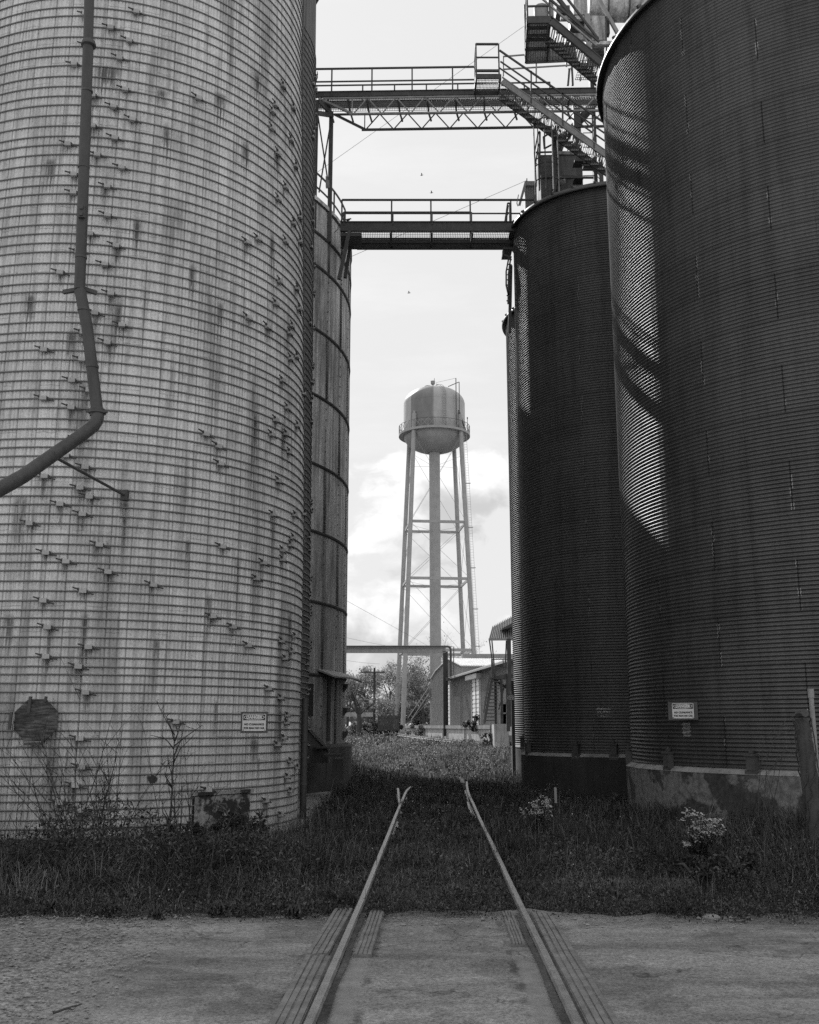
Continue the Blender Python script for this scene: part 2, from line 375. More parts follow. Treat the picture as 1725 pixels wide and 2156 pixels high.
for s, lab in ((-1, 'worn steel rail running up beside the weeds, nearer the pale stave silo'), (1, 'worn steel rail running up the grass, nearer the dark corrugated silos')):
    ys = [1.5+.75*i for i in range(int((29.5 if s < 0 else 33)/.75))]
    pts = [(rail_x(y, s)+.003*math.sin(y*.9+s), y, (.0 if y < 10 else .008*math.sin(y*.5+s))+(0 if y < 14 else .006*(y-14))-.03*max(0, y-(26.5 if s < 0 else 30))) for y in ys]
    o = sweep(pts, RP, .01).build('rail', MAT['rail'], None, 30); tag(o, lab, 'rail', 'rails of the overgrown track')
ys = [1]; pts = [(3.9-.19*(y-66), y, gzf(0, y)+.2) for y in np.linspace(64, 92, 15)]
tag(sweep(pts, RP, 0).build('rail', MAT['rail']), 'far stretch of rail lit by sun below the loading dock', 'rail', 'rails of the overgrown track')
# short stub of guard rail just inside each running rail in the grass
for (u0, v0, u1, v1, y0, y1, lab) in ((842, 1700, 838, 1660, 22.5, 27, 'short stub of guard rail sticking out of the grass by the left rail'), (992, 1712, 985, 1688, 21, 24, 'short stub of guard rail in the grass by the right rail')):
    a = P(u0, v0, y0); b = P(u1, v1, y1)
    tag(sweep([a, (a+b)/2, b], RP, -.02).build('guard_rail', MAT['rail']), lab, 'guard rail')
# grooved crossing strips beside the rails
def strip(x0a, x0b, wa, y0, y1, lab, seed):
    rn = random.Random(seed); mb = MB(); n = 4; w = wa/n
    mb.prism([(x0a, y0, -.03), (x0a+wa, y0, -.03), (x0b+wa, y1, -.03), (x0b, y1, -.03)], (0, 0, .05))
    for i in range(n):
        pts = [(x0a+(x0b-x0a)*t+w*(i+.5)+.004*rn.uniform(-1, 1), y0+(y1-y0)*t, .006+.004*rn.uniform(-1, 1)) for t in np.linspace(0, 1, 9)]
        for a, b in zip(pts[:-1], pts[1:]): mb.bar(a, b, w*.72, .045)
    tag(mb.build('crossing_strip', MAT['strip']), lab, 'crossing strip', 'grooved strips along the rails at the road')
def rx(y, s): return rail_x(y, s)
strip(rx(3, -1)-.24, rx(8.1, -1)-.24, .19, 3, 8.1, 'long grooved strip outside the left rail, nearest the camera', 1)
strip(rx(8.16, -1)-.25, rx(10.1, -1)-.22, .17, 8.16, 10.1, 'grooved strip outside the left rail, ending at the grass', 2)
strip(rx(8.15, -1)+.11, rx(9.95, -1)+.12, .13, 8.15, 9.95, 'short broken strip inside the left rail', 3)
strip(rx(3, 1)+.055, rx(9.9, 1)+.06, .19, 3, 9.9, 'long grooved strip outside the right rail', 4)
strip(rx(8.5, 1)-.21, rx(9.95, 1)-.2, .1, 8.5, 9.95, 'narrow crumbling strip inside the right rail', 5)

for s in (-1, 1):
    for off, w in ((-s*.06, .045), (s*.05, .03)):
        mb = MB(); ys = np.linspace(2, 9.9, 20); vs = []
        for y in ys: x = rail_x(y, s)+off; vs += [(x-w/2-.008*math.sin(y*3), y, .018), (x+w/2+.008*math.sin(y*4.1), y, .018)]
        mb.add(vs, [(2*i, 2*i+1, 2*i+3, 2*i+2) for i in range(19)]); mb.build('flangeway', MAT['soil'], None, 0, 'structure')
mb = MB(); V = [(-600, -300, .0), (600, -300, .0), (600, -30.05, .0), (-600, -30.05, .0)]; mb.add(V, [(0, 1, 2, 3)])
mb.add([(-600, -30, .0), (-40.05, -30, .0), (-40.05, 9, .0), (-600, 9, .0)], [(0, 1, 2, 3)]); mb.add([(40.05, -30, .0), (600, -30, .0), (600, 9, .0), (40.05, 9, .0)], [(0, 1, 2, 3)])
mb.build('bounce_yard', MAT['mud'], None, 0, 'structure')  # unseen ground behind the camera, added to bounce sun onto the silos

# ------------------------------------------------------------------ concrete stave silos
SLC = (-5.65, 18.75); SL2 = (-6.07, 24.6)
def rfac(z): return 1-.055*min(1.2, max(0, (z-5.2)/8.4))**1.15
def rfac2(z): return 1-.045*min(1.3, max(0, (z-2.5)/19))
def stave_wall(c, R, z0, z1, nst, rf):
    per = 5; pp = 4; N = nst*per*pp; a = np.arange(N)*2*PI/N
    pr = np.array([-.013, -.003, .0, -.003]); r = R+np.tile(pr, nst*per)
    zs = np.linspace(z0, z1, 13); V = np.concatenate([np.stack([c[0]+r*rf(z)*np.cos(a), c[1]+r*rf(z)*np.sin(a), np.full(N, z)], -1) for z in zs])
    i = np.arange(N); j = (i+1) % N
    return V, np.concatenate([np.stack([i, j, j+N, i+N], -1)+N*k for k in range(12)])
LUG = None
def make_lug():
    mb = MB(); mb.box((0, -.01, 0), (.105, .06, .058)); mb.box((.06, -.01, -.004), (.02, .045, .04))
    mb.tube([(-.15, -.025, .045), (-.02, -.025, .012)], .011, 6); mb.tube([(.02, -.01, -.012), (.16, -.005, -.04)], .011, 6)
    mb.tube([(-.075, -.025, .026), (-.055, -.025, .02)], .02, 6); mb.tube([(.075, -.008, -.02), (.095, -.008, -.024)], .02, 6)
    me = bpy.data.meshes.new('lug'); me.from_pydata(mb.v, [], mb.f); me.materials.append(MAT['lug']); me.materials.append(MAT['steel'])
    for p in me.polygons: p.material_index = 0 if p.index < 6 else 1
    return me
lug_me = make_lug()
stain_me = bpy.data.meshes.new('stain'); stain_me.from_pydata([(-1, 0, -1), (1, 0, -1), (1, 0, .12), (-1, 0, .12)], [], [(0, 1, 2, 3)]); stain_me.materials.append(MAT['stain'])
def stain(parent, a, r, z, w, h):
    o = put('stain', stain_me, parent, (r*math.cos(a), r*math.sin(a), z), (0, 0, a+PI/2)); o.scale = (w, 1, h); return o
def hoop_mesh(R):
    mb = MB(); n = 120; vs = []; fs = []; k = 5
    for j in range(n):
        a = 2*PI*j/n
        for i in range(k):
            b = 2*PI*i/k; rr = R+.0105+.0125*math.cos(b); vs.append((rr*math.cos(a), rr*math.sin(a), .0125*math.sin(b)))
    for j in range(n):
        for i in range(k): fs.append((j*k+i, ((j+1) % n)*k+i, ((j+1) % n)*k+(i+1) % k, j*k+(i+1) % k))
    me = bpy.data.meshes.new('hoop'); me.from_pydata(vs, [], fs); me.polygons.foreach_set('use_smooth', [True]*len(fs)); me.materials.append(MAT['hoop']); return me
def put(name, me, parent, loc, rot=(0, 0, 0), kind=None):
    o = bpy.data.objects.new(name, me); COL.objects.link(o); o.parent = parent; o.location = loc; o.rotation_euler = rot
    if kind: o['kind'] = kind
    return o
def hoop_heights(zmax):
    zs = [.12]
    while zs[-1] < zmax: z = zs[-1]; zs.append(z+(.121+.0056*min(z, 13))*(1+.09*math.sin(z*7.3)+.05*math.sin(z*17.1)))
    return zs
def silo_cap(root, c, R, H, mat):
    mb = MB(); mb.lathe([(R+.12, H-.1), (R+.12, H+.05), (R*.8, H+1.1), (R*.4, H+2.0), (0, H+2.3)], c, 48); mb.build('roof', mat, root)
def ang_at(u, v, c, R):
    p = cyl_hit(u, v, c[0], c[1], R); return math.atan2(p.y-c[1], p.x-c[0]), p.z
H_L = 20.5
front = thing('stave_silo', 'pale stained concrete stave silo ringed with steel hoops, left foreground', 'silo', (SLC[0], SLC[1], 0))
V, Q = stave_wall((0, 0), RL, -.3, H_L, 75, rfac)
finish('wall', np_mesh('wall', V, Q), MAT['stave'], front, 0)
silo_cap(front, SLC, RL, H_L, MAT['steelpale'])
hm = hoop_mesh(RL); rn = random.Random(11); zs = hoop_heights(H_L-.3); hi = MB()
GAPZ = (.0, .62); a_gapL, _ = ang_at(404, 1720, SLC, RL); a_gapR, _ = ang_at(524, 1720, SLC, RL)
for k, z in enumerate(zs):
    if z > 13.9:
        continue
    h = put('hoop', hm, front, (0, 0, z), (rn.uniform(-.0012, .0012), rn.uniform(-.0012, .0012), rn.uniform(0, 6.28)))
    h.scale = (rfac(z), rfac(z), 1)
    h.rotation_euler.z = 0
    vz = 1528-2156*(z-CAMZ)/14.5*1.0      # rough picture height, only to spread the lugs
    spots = []
    r = rn.random()
    if r < .76: spots.append(125+95*(((k*.618) % 1)-.5)*1.7+rn.gauss(0, 12))
    elif r < .93: spots.append(rn.gauss(430, 70))
    if rn.random() < .8: spots.append(rn.choice([rn.gauss(560, 30), rn.gauss(604, 12)]))
    for u in spots:
        az = math.atan((u-862.5)/F/1.0216); d = Vector((math.sin(az), math.cos(az)))
        B = SLC[0]*d.x+SLC[1]*d.y; C = SLC[0]**2+SLC[1]**2-RL**2
        if B*B-C < .02 or (abs(u-79) < 75 and .9 < z < 2.5) or (abs(u-535) < 40 and 1.2 < z < 2.2): continue
        tt = B-math.sqrt(B*B-C); a = math.atan2(d.y*tt-SLC[1], d.x*tt-SLC[0])
        put('lug', lug_me, h, ((RL+.03)*math.cos(a), (RL+.03)*math.sin(a), rn.uniform(-.004, .004)), (rn.uniform(-.15, .15), rn.uniform(-.05, .05), a+PI/2)).scale = (1.0, 1.1, 1.1)
        stain(h, a+rn.uniform(-.01, .01), RL+.006, rn.uniform(-.01, .02), rn.uniform(.06, .13), rn.uniform(.12, .6))
# hoops above the picture, as one part
mb = MB(); vb = [tuple(v.co) for v in hm.vertices]; fb = [tuple(p.vertices) for p in hm.polygons]
for z in zs:
    if z > 13.9: mb.add([(x*rfac(z)+SLC[0], y*rfac(z)+SLC[1], zz+z) for x, y, zz in vb], fb, True)
mb.build('upper_hoops', MAT['hoop'], front, 0, 'stuff')
rn = random.Random(77)
for (u, v, ww, hh) in [(470, 640, .16, .9), (345, 180, .2, .5), (355, 260, .16, 1.6), (475, 190, .3, .8), (45, 1050, .3, 1.1), (262, 1090, .1, .9), (262, 1060, .16, .3), (225, 130, .5, .7), (395, 1140, .1, .6), (530, 300, .2, 1.4), (585, 500, .2, 1.8), (600, 900, .2, 2.4), (575, 1100, .2, 1.9), (610, 1300, .2, 1.6), (540, 880, .12, 1.2), (455, 1480, .07, .5), (535, 1560, .25, .45), (545, 1600, .06, .5), (150, 700, .2, .9), (60, 620, .2, .7), (410, 560, .15, 1.1), (250, 640, .12, 1.4), (100, 330, .2, .8), (290, 460, .15, 1.2), (500, 1180, .12, 1.5), (440, 1260, .15, .9), (180, 1300, .14, .8), (330, 1350, .12, .7), (20, 1300, .2, .9), (590, 1500, .15, 1.1), (560, 150, .25, 1.6), (600, 320, .22, 2.2)]:
    az = math.atan(ray(u, v).x/ray(u, v).y); d = Vector((math.sin(az), math.cos(az))); B = SLC[0]*d.x+SLC[1]*d.y; C = SLC[0]**2+SLC[1]**2-RL**2
    if B*B-C < .01: continue
    tt = B-math.sqrt(B*B-C); z = CAMZ+ray(u, v).z/math.hypot(ray(u, v).x, ray(u, v).y)*tt; a = math.atan2(d.y*tt-SLC[1], d.x*tt-SLC[0]); stain(front, a, (RL+.007)*rfac(z), z, ww*.62, hh*1.4)
# broken opening at the foot: black patches painted for the shaded gaps, and a slab
def on_wall(u, v, off=.0, c=SLC, R=RL):
    a, z = ang_at(u, v, c, R); return Vector((c[0]+(R+off)*math.cos(a), c[1]+(R+off)*math.sin(a), z)), a
for (u0, u1) in ((404, 426), (500, 524)):
    a0, zt = ang_at(u0, 1690, SLC, RL); a1, _ = ang_at(u1, 1690, SLC, RL)
    mb = MB(); mb.lathe([(RL-.1, .0), (RL+.012, .0), (RL+.012, .66), (RL-.1, .66)], SLC, 4, a0, a1); mb.build('foot_opening', MAT['black'], front)
    am = (a0+a1)/2
    for z in (.14, .33, .52):
        mb = MB(); mb.lathe([(RL+.014, z), (RL+.04, z), (RL+.04, z+.03), (RL+.014, z+.03)], SLC, 4, a0+.01, am); mb.build('hoop_stub', MAT['hoop'], front)
mb = MB(); mb.lathe([(RL+.0, .0), (RL+.03, .0), (RL+.035, .64), (RL, .66)], SLC, 12, a_gapL+.005, a_gapR-.005); mb.lathe([(RL, .66), (RL+.06, .66), (RL+.06, .71), (RL, .71)], SLC, 12, a_gapL-.01, a_gapR+.01)
mb.build('foot_panel', MAT['footing'], front)
# small round hole, the shade inside it a flat black patch
p, a = on_wall(321, 1640, .0); mb = MB()
M = Matrix.Rotation(a, 3, 'Z')@Matrix.Rotation(PI/2, 3, 'Y')
mb.add([p+M@Vector((.075*math.cos(t)*RNG.uniform(.6, 1.2), .085*math.sin(t)*RNG.uniform(.6, 1.2), .018)) for t in np.linspace(0, 2*PI, 12, False)], [tuple(range(12))])
mb.build('hole', MAT['black'], front)
# octagonal rusty cover
p, a = on_wall(79, 1517, .07); M = Matrix.Rotation(a, 3, 'Z')@Matrix.Rotation(PI/2, 3, 'Y')
cov = thing('hatch_cover', 'octagonal rusty steel plate with four dark clips fixed to the pale silo', 'hatch cover', p)
mb = MB(); mb.prism([p+M@Vector((.325*math.cos(t), .325*math.sin(t), -.015)) for t in np.arange(8)*PI/4+PI/8], M@Vector((0, 0, .03))); mb.build('plate', MAT['rust'], cov)
def loc(x, y, z=.04): return p+M@Vector((-y, x, z))
for (x0, y0, x1, y1, w) in ((-.34, .12, -.35, -.13, .035), (-.09, .34, -.1, .1, .04), (.13, .34, .12, .26, .03), (-.13, -.33, .12, -.325, .035)):
    mb = MB(); mb.bar(loc(x0, y0), loc(x1, y1), w, .05, up=M@Vector((0, 0, 1))); mb.build('clip', MAT['steel'], cov)
mb = MB(); mb.bar(loc(-.3, .12, .065), loc(-.315, -.14, .065), .012, .012); mb.bar(loc(-.115, -.3, .068), loc(.115, -.297, .068), .01, .012); mb.build('edge_angle', MAT['steelpale'], cov)

# down spout with its collar, coupling, elbow and brace
def pz(u, v, Y): return P(u, v, Y)
sp = thing('grain_spout', 'dull steel spout pipe bending down the face of the pale silo', 'spout', P(187, 90, 14.5))
pts1 = [P(190, -60, 14.55), P(188, 0, 14.55), P(186, 92, 14.55)]
pts2 = [P(186, 96, 14.55), P(180, 270, 14.55), P(174, 446, 14.55), P(168, 610, 14.55)]
pts3 = [P(169, 612, 14.5), P(184, 690, 14.45), P(205, 865, 14.3)]
pts4 = [P(206, 872, 14.3), P(205, 884, 14.22), P(197, 897, 14.05), P(175, 914, 13.8), P(112, 958, 13.2), P(50, 1002, 12.5), P(-4, 1032, 11.95), P(-60, 1066, 11.4)]
mb = MB(); mb.tube(pts1, .078, 14); mb.build('upper_pipe', MAT['pipe'], sp)
mb = MB(); mb.tube(pts2, .083, 14); mb.build('middle_pipe', MAT['pipe'], sp)
mb = MB(); mb.tube(pts3, .085, 14); mb.build('bent_pipe', MAT['pipe'], sp)
mb = MB(); mb.tube(pts4, .092, 14); mb.build('outlet_pipe', MAT['pipe'], sp)
c = P(187, 93, 14.55); mb = MB(); mb.lathe([(.08, c.z+.07), (.1, c.z+.05), (.118, c.z-.01), (.118, c.z-.03), (.085, c.z-.045)], (c.x, c.y), 20); mb.build('collar', MAT['steel'], sp)
c = P(205, 868, 14.3); mb = MB(); mb.lathe([(.088, c.z+.06), (.105, c.z+.05), (.105, c.z+.02), (.125, c.z+.018), (.125, c.z-.02), (.1, c.z-.03), (.1, c.z-.06)], (c.x, c.y), 20); mb.box((c.x+.13, c.y-.02, c.z), (.05, .05, .03)); mb.box((c.x-.12, c.y-.05, c.z), (.05, .05, .03)); mb.build('coupling', MAT['steel'], sp)
for (u, v, r) in ((184, 190, .086), (177, 350, .086), (171, 540, .086), (177, 650, .089), (195, 770, .089)):
    d = P(u+.5, v+8, 14.5)-P(u, v, 14.5); c = P(u, v, 14.55 if v < 600 else 14.5-.2*(v-610)/255); mb = MB(); mb.tube([c, c+Vector((0, 0, -.035))], r+.004, 14); mb.build('strap', MAT['steel'], sp)
c = P(173, 446, 14.45); mb = MB(); mb.box(c, (.1, .05, .2)); mb.box(c+Vector((0, -.03, .06)), (.05, .03, .06)); mb.box(c+Vector((0, -.03, -.05)), (.05, .03, .05)); mb.build('clamp', MAT['steel'], sp)
mb = MB(); mb.bar(P(134, 615, 14.7), P(168, 609, 14.6), .05, .06); mb.bar(P(174, 607, 14.6), P(204, 617, 14.72), .05, .06); mb.build('bracket', MAT['steel'], sp)
e, a = on_wall(263, 1044, .03); mb = MB(); mb.tube([P(113, 961, 13.15), e], .022, 8); mb.box(e, (.1, .1, .16)); mb.box(P(110, 958, 13.1), (.08, .08, .08)); mb.build('brace', MAT['steel'], sp)

# second stave silo, in the shade
back = thing('stave_silo', 'narrow dark sliver of a hooped stave silo just behind the pale one', 'silo', (SL2[0], SL2[1], 0))
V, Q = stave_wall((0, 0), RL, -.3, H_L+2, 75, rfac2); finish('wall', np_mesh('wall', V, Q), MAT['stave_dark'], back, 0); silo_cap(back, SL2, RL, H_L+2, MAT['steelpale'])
rn = random.Random(5)
for k, z in enumerate(hoop_heights(H_L+1.7)):
    if z > 19.6 or z < .6: continue
    h = put('hoop', hm, back, (0, 0, z), (rn.uniform(-.001, .001), rn.uniform(-.001, .001), 0))
    h.scale = (rfac2(z), rfac2(z), 1)
    if rn.random() < .35:
        u = rn.uniform(640, 658); a, _ = ang_at(u, 1400, SL2, RL)
        put('lug', lug_me, h, ((RL+.03)*math.cos(a), (RL+.03)*math.sin(a), 0), (0, 0, a+PI/2))
# standpipe between them
mb = MB(); b0 = P(637.5, 1735, 19.2); t0 = P(643.5, 1470, 19.2)
pp = thing('standpipe', 'dark upright pipe with joints standing beside the right edge of the pale silo', 'pipe', (b0.x, b0.y, 0))
mb.tube([(b0.x, b0.y, -.1), (b0.x, b0.y, t0.z)], .062, 12); mb.build('pipe', MAT['pipe'], pp)
for v in (1560, 1650): q = P(640, v, 19.2); mb = MB(); mb.lathe([(.06, q.z-.02), (.07, q.z-.02), (.07, q.z+.02), (.06, q.z+.02)], (b0.x, b0.y), 12); mb.build('joint', MAT['steel'], pp)
mb = MB(); mb.box((b0.x+.12, b0.y+.05, .06), (.45, .3, .05)); mb.build('base_plate', MAT['steel'], pp)

# ------------------------------------------------------------------ danger signs
def text_mb(txt, size, bold=.0):
    cu = bpy.data.curves.new('t', 'FONT'); cu.body = txt; cu.size = size; cu.align_x = 'CENTER'; cu.align_y = 'CENTER'; cu.offset = bold; cu.extrude = .0; cu.resolution_u = 3
    o = bpy.data.objects.new('t', cu); COL.objects.link(o); bpy.context.view_layer.update()
    me = bpy.data.meshes.new_from_object(o); vs = [tuple(v.co) for v in me.vertices]; fs = [tuple(p.vertices) for p in me.polygons]
    bpy.data.objects.remove(o); bpy.data.curves.remove(cu); bpy.data.meshes.remove(me); return vs, fs
def danger_sign(c, w, yaw, board, label, group=None, narrow=False):
    """panel w wide (14 x 10 proportions), facing -Y turned by yaw, on a board of given size"""
    h = w*.715; s = thing('danger_sign', label, 'sign', c, group); Rz = Matrix.Rotation(yaw, 3, 'Z'); c = Vector(c)
    def L(x, y, z): return c+Rz@Vector((x, y, z))
    mb = MB(); mb.box(L(0, .03, 0), (board[0], .03, board[1]), M=Rz)
    mb.build('board', MAT['steel'], s)
    def rrect(w2, h2, r, y, n=4):
        pts = []
        for (sx, sz, a0) in ((1, 1, 0), (-1, 1, PI/2), (-1, -1, PI), (1, -1, 3*PI/2)):
            for i in range(n+1): a = a0+PI/2*i/n; pts.append(L(sx*(w2/2-r)+r*math.cos(a), y, sz*(h2/2-r)+r*math.sin(a)))
        return pts
    mb = MB(); mb.prism(rrect(w, h, w*.03, .005), Rz@Vector((0, .009, 0))); mb.build('panel', MAT['signwhite'], s)
    mk = MB(); hh = h*.33; zc = h/2-h*.035-hh/2; ww = w*.93
    # black header with a white oval ring and black centre
    mk.add([L(-ww/2, .002, zc-hh/2), L(ww/2, .002, zc-hh/2), L(ww/2, .002, zc+hh/2), L(-ww/2, .002, zc+hh/2)], [(0, 1, 2, 3)])
    mk.build('header', MAT['black'], s)
    ov = MB(); n = 40; vs = []
    for (ax, az) in ((ww*.47, hh*.43), (ww*.44, hh*.34)):
        vs += [L(ax*math.copysign(abs(math.cos(a))**.75, math.cos(a)), .0, zc+az*math.copysign(abs(math.sin(a))**.85, math.sin(a))) for a in np.arange(n)*2*PI/n]
    ov.add(vs, [(i, (i+1) % n, (i+1) % n+n, i+n) for i in range(n)])
    v, f = text_mb('DANGER', hh*.72, .004*w/.36); ov.add([L(p[0]*.98, 0, zc+p[1]) for p in v], f); ov.build('header_lettering', MAT['signwhite'], s)
    lt = MB()
    for txt, zz, sz in (('NO CLEARANCE', -.115, .158), ('FOR MAN ON CAR', -.335, .158)):
        v, f = text_mb(txt, h*sz, .0022*w/.36); wd = max(p[0] for p in v)-min(p[0] for p in v); k = min(1, w*.9/wd)*(.98 if txt[0] == 'F' else 1)
        lt.add([L(p[0]*k, .0025, h*zz+p[1]) for p in v], f)
    lt.build('lettering', MAT['black'], s)
    bt = MB()
    for (x, z) in ((-.45, -.44), (.45, -.44)): bt.box(L(x*w, .003, z*h), (.012, .006, .012), M=Rz)
    bt.build('screws', MAT['steel'], s)
    return s
q = P(535.3, 1521, 15.75); danger_sign(q, .352, math.radians(3), (.405, .315), 'white danger sign on a dark board hung on the pale hooped silo', 'no clearance signs')
# ------------------------------------------------------------------ riveted steel tank
RT = 6.63; TKC = (-8.48, 29.5); TZ0 = 1.2
seams = [TZ0, 3.01, 4.89, 6.75, 8.58, 10.5, 12.38, 14.24, 15.22, 16.16]
tank = thing('riveted_tank', 'tall riveted steel plate tank with flanged rings and an awning, behind the stave silos', 'tank', (TKC[0], TKC[1], 0))
MAT['tankdark'] = worn('seam_plate', .13, .4, 3., .75, .1, .4, .5)
rn = random.Random(21)
a_vis0, a_vis1 = -PI*.62, PI*.12
def rivet(mb, a, z, r, s=.022):
    n = Vector((math.cos(a), math.sin(a), 0)); t = Vector((-n.y, n.x, 0)); c = Vector((TKC[0], TKC[1], z))+n*r
    u = Vector((0, 0, 1))
    mb.add([c-t*s-u*s, c+t*s-u*s, c+t*s+u*s, c-t*s+u*s, c+n*s*.9], [(0,1,4),(1,2,4),(2,3,4),(3,0,4)])
for i in range(len(seams)-1):
    z0, z1 = seams[i], seams[i+1]; taper = .0
    mb = MB(); mb.lathe([(RT, z0+.004), (RT, z1-.004)], TKC, 96); mb.build('shell_ring', MAT['tank'], tank)
    if i < len(seams)-1:
        mb = MB(); mb.lathe([(RT-.01, z1-.075), (RT+.03, z1-.06), (RT+.048, z1-.03), (RT+.048, z1+.0), (RT-.01, z1+.03)], TKC, 96); mb.build('flange', MAT['tankseam'], tank)
    off = (i % 2)*.5; npl = 20
    for j in range(npl):
        a = 2*PI*(j+off)/npl+.1
        aa = (a+PI) % (2*PI)-PI
        if not (a_vis0 < aa < a_vis1): continue
        ln = MB(); ln.lathe([(RT+.002, z0+.03), (RT+.014, z0+.03), (RT+.014, z1-.08), (RT+.002, z1-.08)], TKC, 1, aa-.010, aa+.010)
        k = int((z1-z0-.15)/.085)
        for q in range(k):
            for da in (-.006, .006): rivet(ln, aa+da, z0+.07+q*.085, RT+.014, .019)
        for q in range(6): rivet(ln, aa+PI/npl, z0+.15+q*(z1-z0-.25)/5.5, RT+.002, .024)
        ln.build('riveted_seam', MAT['tankdark'], tank, 0)
mb = MB(); mb.lathe([(RT+.06, 16.12), (RT+.06, 16.24), (RT*.5, 16.9), (0, 17.2)], TKC, 64); mb.build('roof', MAT['tank'], tank)
mb = MB(); mb.lathe([(RT+.22, -.4), (RT+.22, TZ0-.05), (RT+.15, TZ0+.02), (RT-.3, TZ0+.02)], TKC, 96); mb.build('foundation', MAT['tankfoot'], tank)
def tk(u, v, off=0.):
    p = cyl_hit(u, v, TKC[0], TKC[1], RT); a = math.atan2(p.y-TKC[1], p.x-TKC[0]); return Vector((TKC[0]+(RT+off)*math.cos(a), TKC[1]+(RT+off)*math.sin(a), p.z)), a
# awning, doorway shade as a black patch, brackets, drop pipe, chute
p0, a0 = tk(668, 1412); p1, a1 = tk(728, 1420)
mb = MB(); z = p0.z
mb.add([(TKC[0]+r*math.cos(a), TKC[1]+r*math.sin(a), zz) for (a) in np.linspace(a0, a1+.04, 9) for (r, zz) in ((RT, z+.05), (RT+.5, z-.14), (RT+.5, z-.18), (RT, z))],
       [(i*4+j, i*4+4+j, i*4+4+(j+1) % 4, i*4+(j+1) % 4) for i in range(8) for j in range(4)]+[(0, 1, 2, 3), (35, 34, 33, 32)])
mb.build('awning', MAT['steelpale'], tank)
da, aa0 = tk(649, 1485); db, aa1 = tk(660, 1485)
mb = MB(); mb.lathe([(RT, 1.95), (RT+.015, 1.95), (RT+.015, 2.75), (RT, 2.75)], TKC, 4, ang_at(647, 1480, TKC, RT)[0], ang_at(659, 1480, TKC, RT)[0]); mb.build('doorway', MAT['black'], tank)
for v in (1440, 1490, 1540):
    q, a = tk(722, v); mb = MB(); n = Vector((math.cos(a), math.sin(a), 0)); mb.prism([q-n*.02, q+n*.13, q+n*.11-Vector((0, 0, .1)), q-n*.02-Vector((0, 0, .25))], Vector((-n.y, n.x, 0))*.25); mb.build('bracket', MAT['steel'], tank)
q, a = tk(690, 1430, .05); mb = MB(); mb.tube([(q.x, q.y, 3.0), (q.x, q.y, 1.3)], .05, 8); mb.build('drop_pipe', MAT['steel'], tank)
ch = thing('steel_chute', 'dark sloping steel chute under the riveted tank, above the concrete apron', 'chute', P(670, 1600, 25.4))
mb = MB(); 
mb.prism([P(648, 1535, 25.), P(692, 1582, 25.), P(692, 1606, 25.), P(648, 1606, 25.)], (0, .5, 0)); mb.build('body', MAT['steel'], ch)
mb = MB(); mb.bar(P(648, 1530, 24.95), P(694, 1581, 24.95), .06, .05); mb.build('rim', MAT['tankseam'], ch)
st = thing('concrete_steps', 'low dark concrete steps against the foot of the riveted tank', 'steps', P(708, 1625, 23.5))
for i, (u0, u1, v0, v1, Y) in enumerate(((683, 715, 1588, 1593, 24.2), (700, 722, 1597, 1640, 23.4), (660, 690, 1572, 1576, 24.6))):
    a = P(u0, v0, Y); b = P(u1, v0, Y); z1 = a.z; z0 = max(P(u0, v1, Y).z, -.1)
    mb = MB(); mb.box(((a.x+b.x)/2, Y+.3, (z0+z1)/2), (b.x-a.x, .6, z1-z0)); mb.build('step', MAT['concdark'], st)

# unseen silo added to throw long shade over the grass and second bin
mb = MB(); HC = (-6.43, 39.66); cs = thing('shade_casting_silo', 'plain concrete silo added unseen behind the riveted tank to cast shade', 'silo', (HC[0], HC[1], 0))
mb.lathe([(4, -.2), (4, 20.4)], HC, 72); mb.build('wall', MAT['conc'], cs); mb = MB(); mb.lathe([(4.0, 20.4), (4.0, 20.5), (0, 20.55)], HC, 72); mb.build('roof', MAT['conc2'], cs)

# ------------------------------------------------------------------ corrugated bins
def corr_mesh(R, z0, rings, seg, ring=.8128, per=12, sub=6, depth=.0135):
    n = rings*per*sub; zz = z0+np.arange(n+1)*ring/(per*sub); ph = np.arange(n+1)/sub*2*PI
    rr = R+depth*np.cos(ph); a = np.arange(seg)*2*PI/seg
    V = np.stack([np.outer(rr, np.cos(a)), np.outer(rr, np.sin(a)), np.repeat(zz[:, None], seg, 1)], -1).reshape(-1, 3)
    i = np.arange(n)[:, None]*seg; j = np.arange(seg)[None]; k = (j+1) % seg
    return np_mesh('wall', V, np.stack([i+j, i+k, i+seg+k, i+seg+j], -1).reshape(-1, 4), smooth=True)
def anchor_mesh():
    mb = MB(); mb.box((.06, 0, .11), (.12, .15, .22)); mb.box((.07, 0, .235), (.16, .19, .03)); mb.tube([(.06, 0, .2), (.06, 0, .34)], .02, 6); mb.box((.06, 0, .285), (.06, .06, .03)); mb.box((.03, 0, -.06), (.16, .22, .12))
    me = bpy.data.meshes.new('anchor'); me.from_pydata(mb.v, [], mb.f); me.materials.append(MAT['steel']); return me
anc = anchor_mesh()
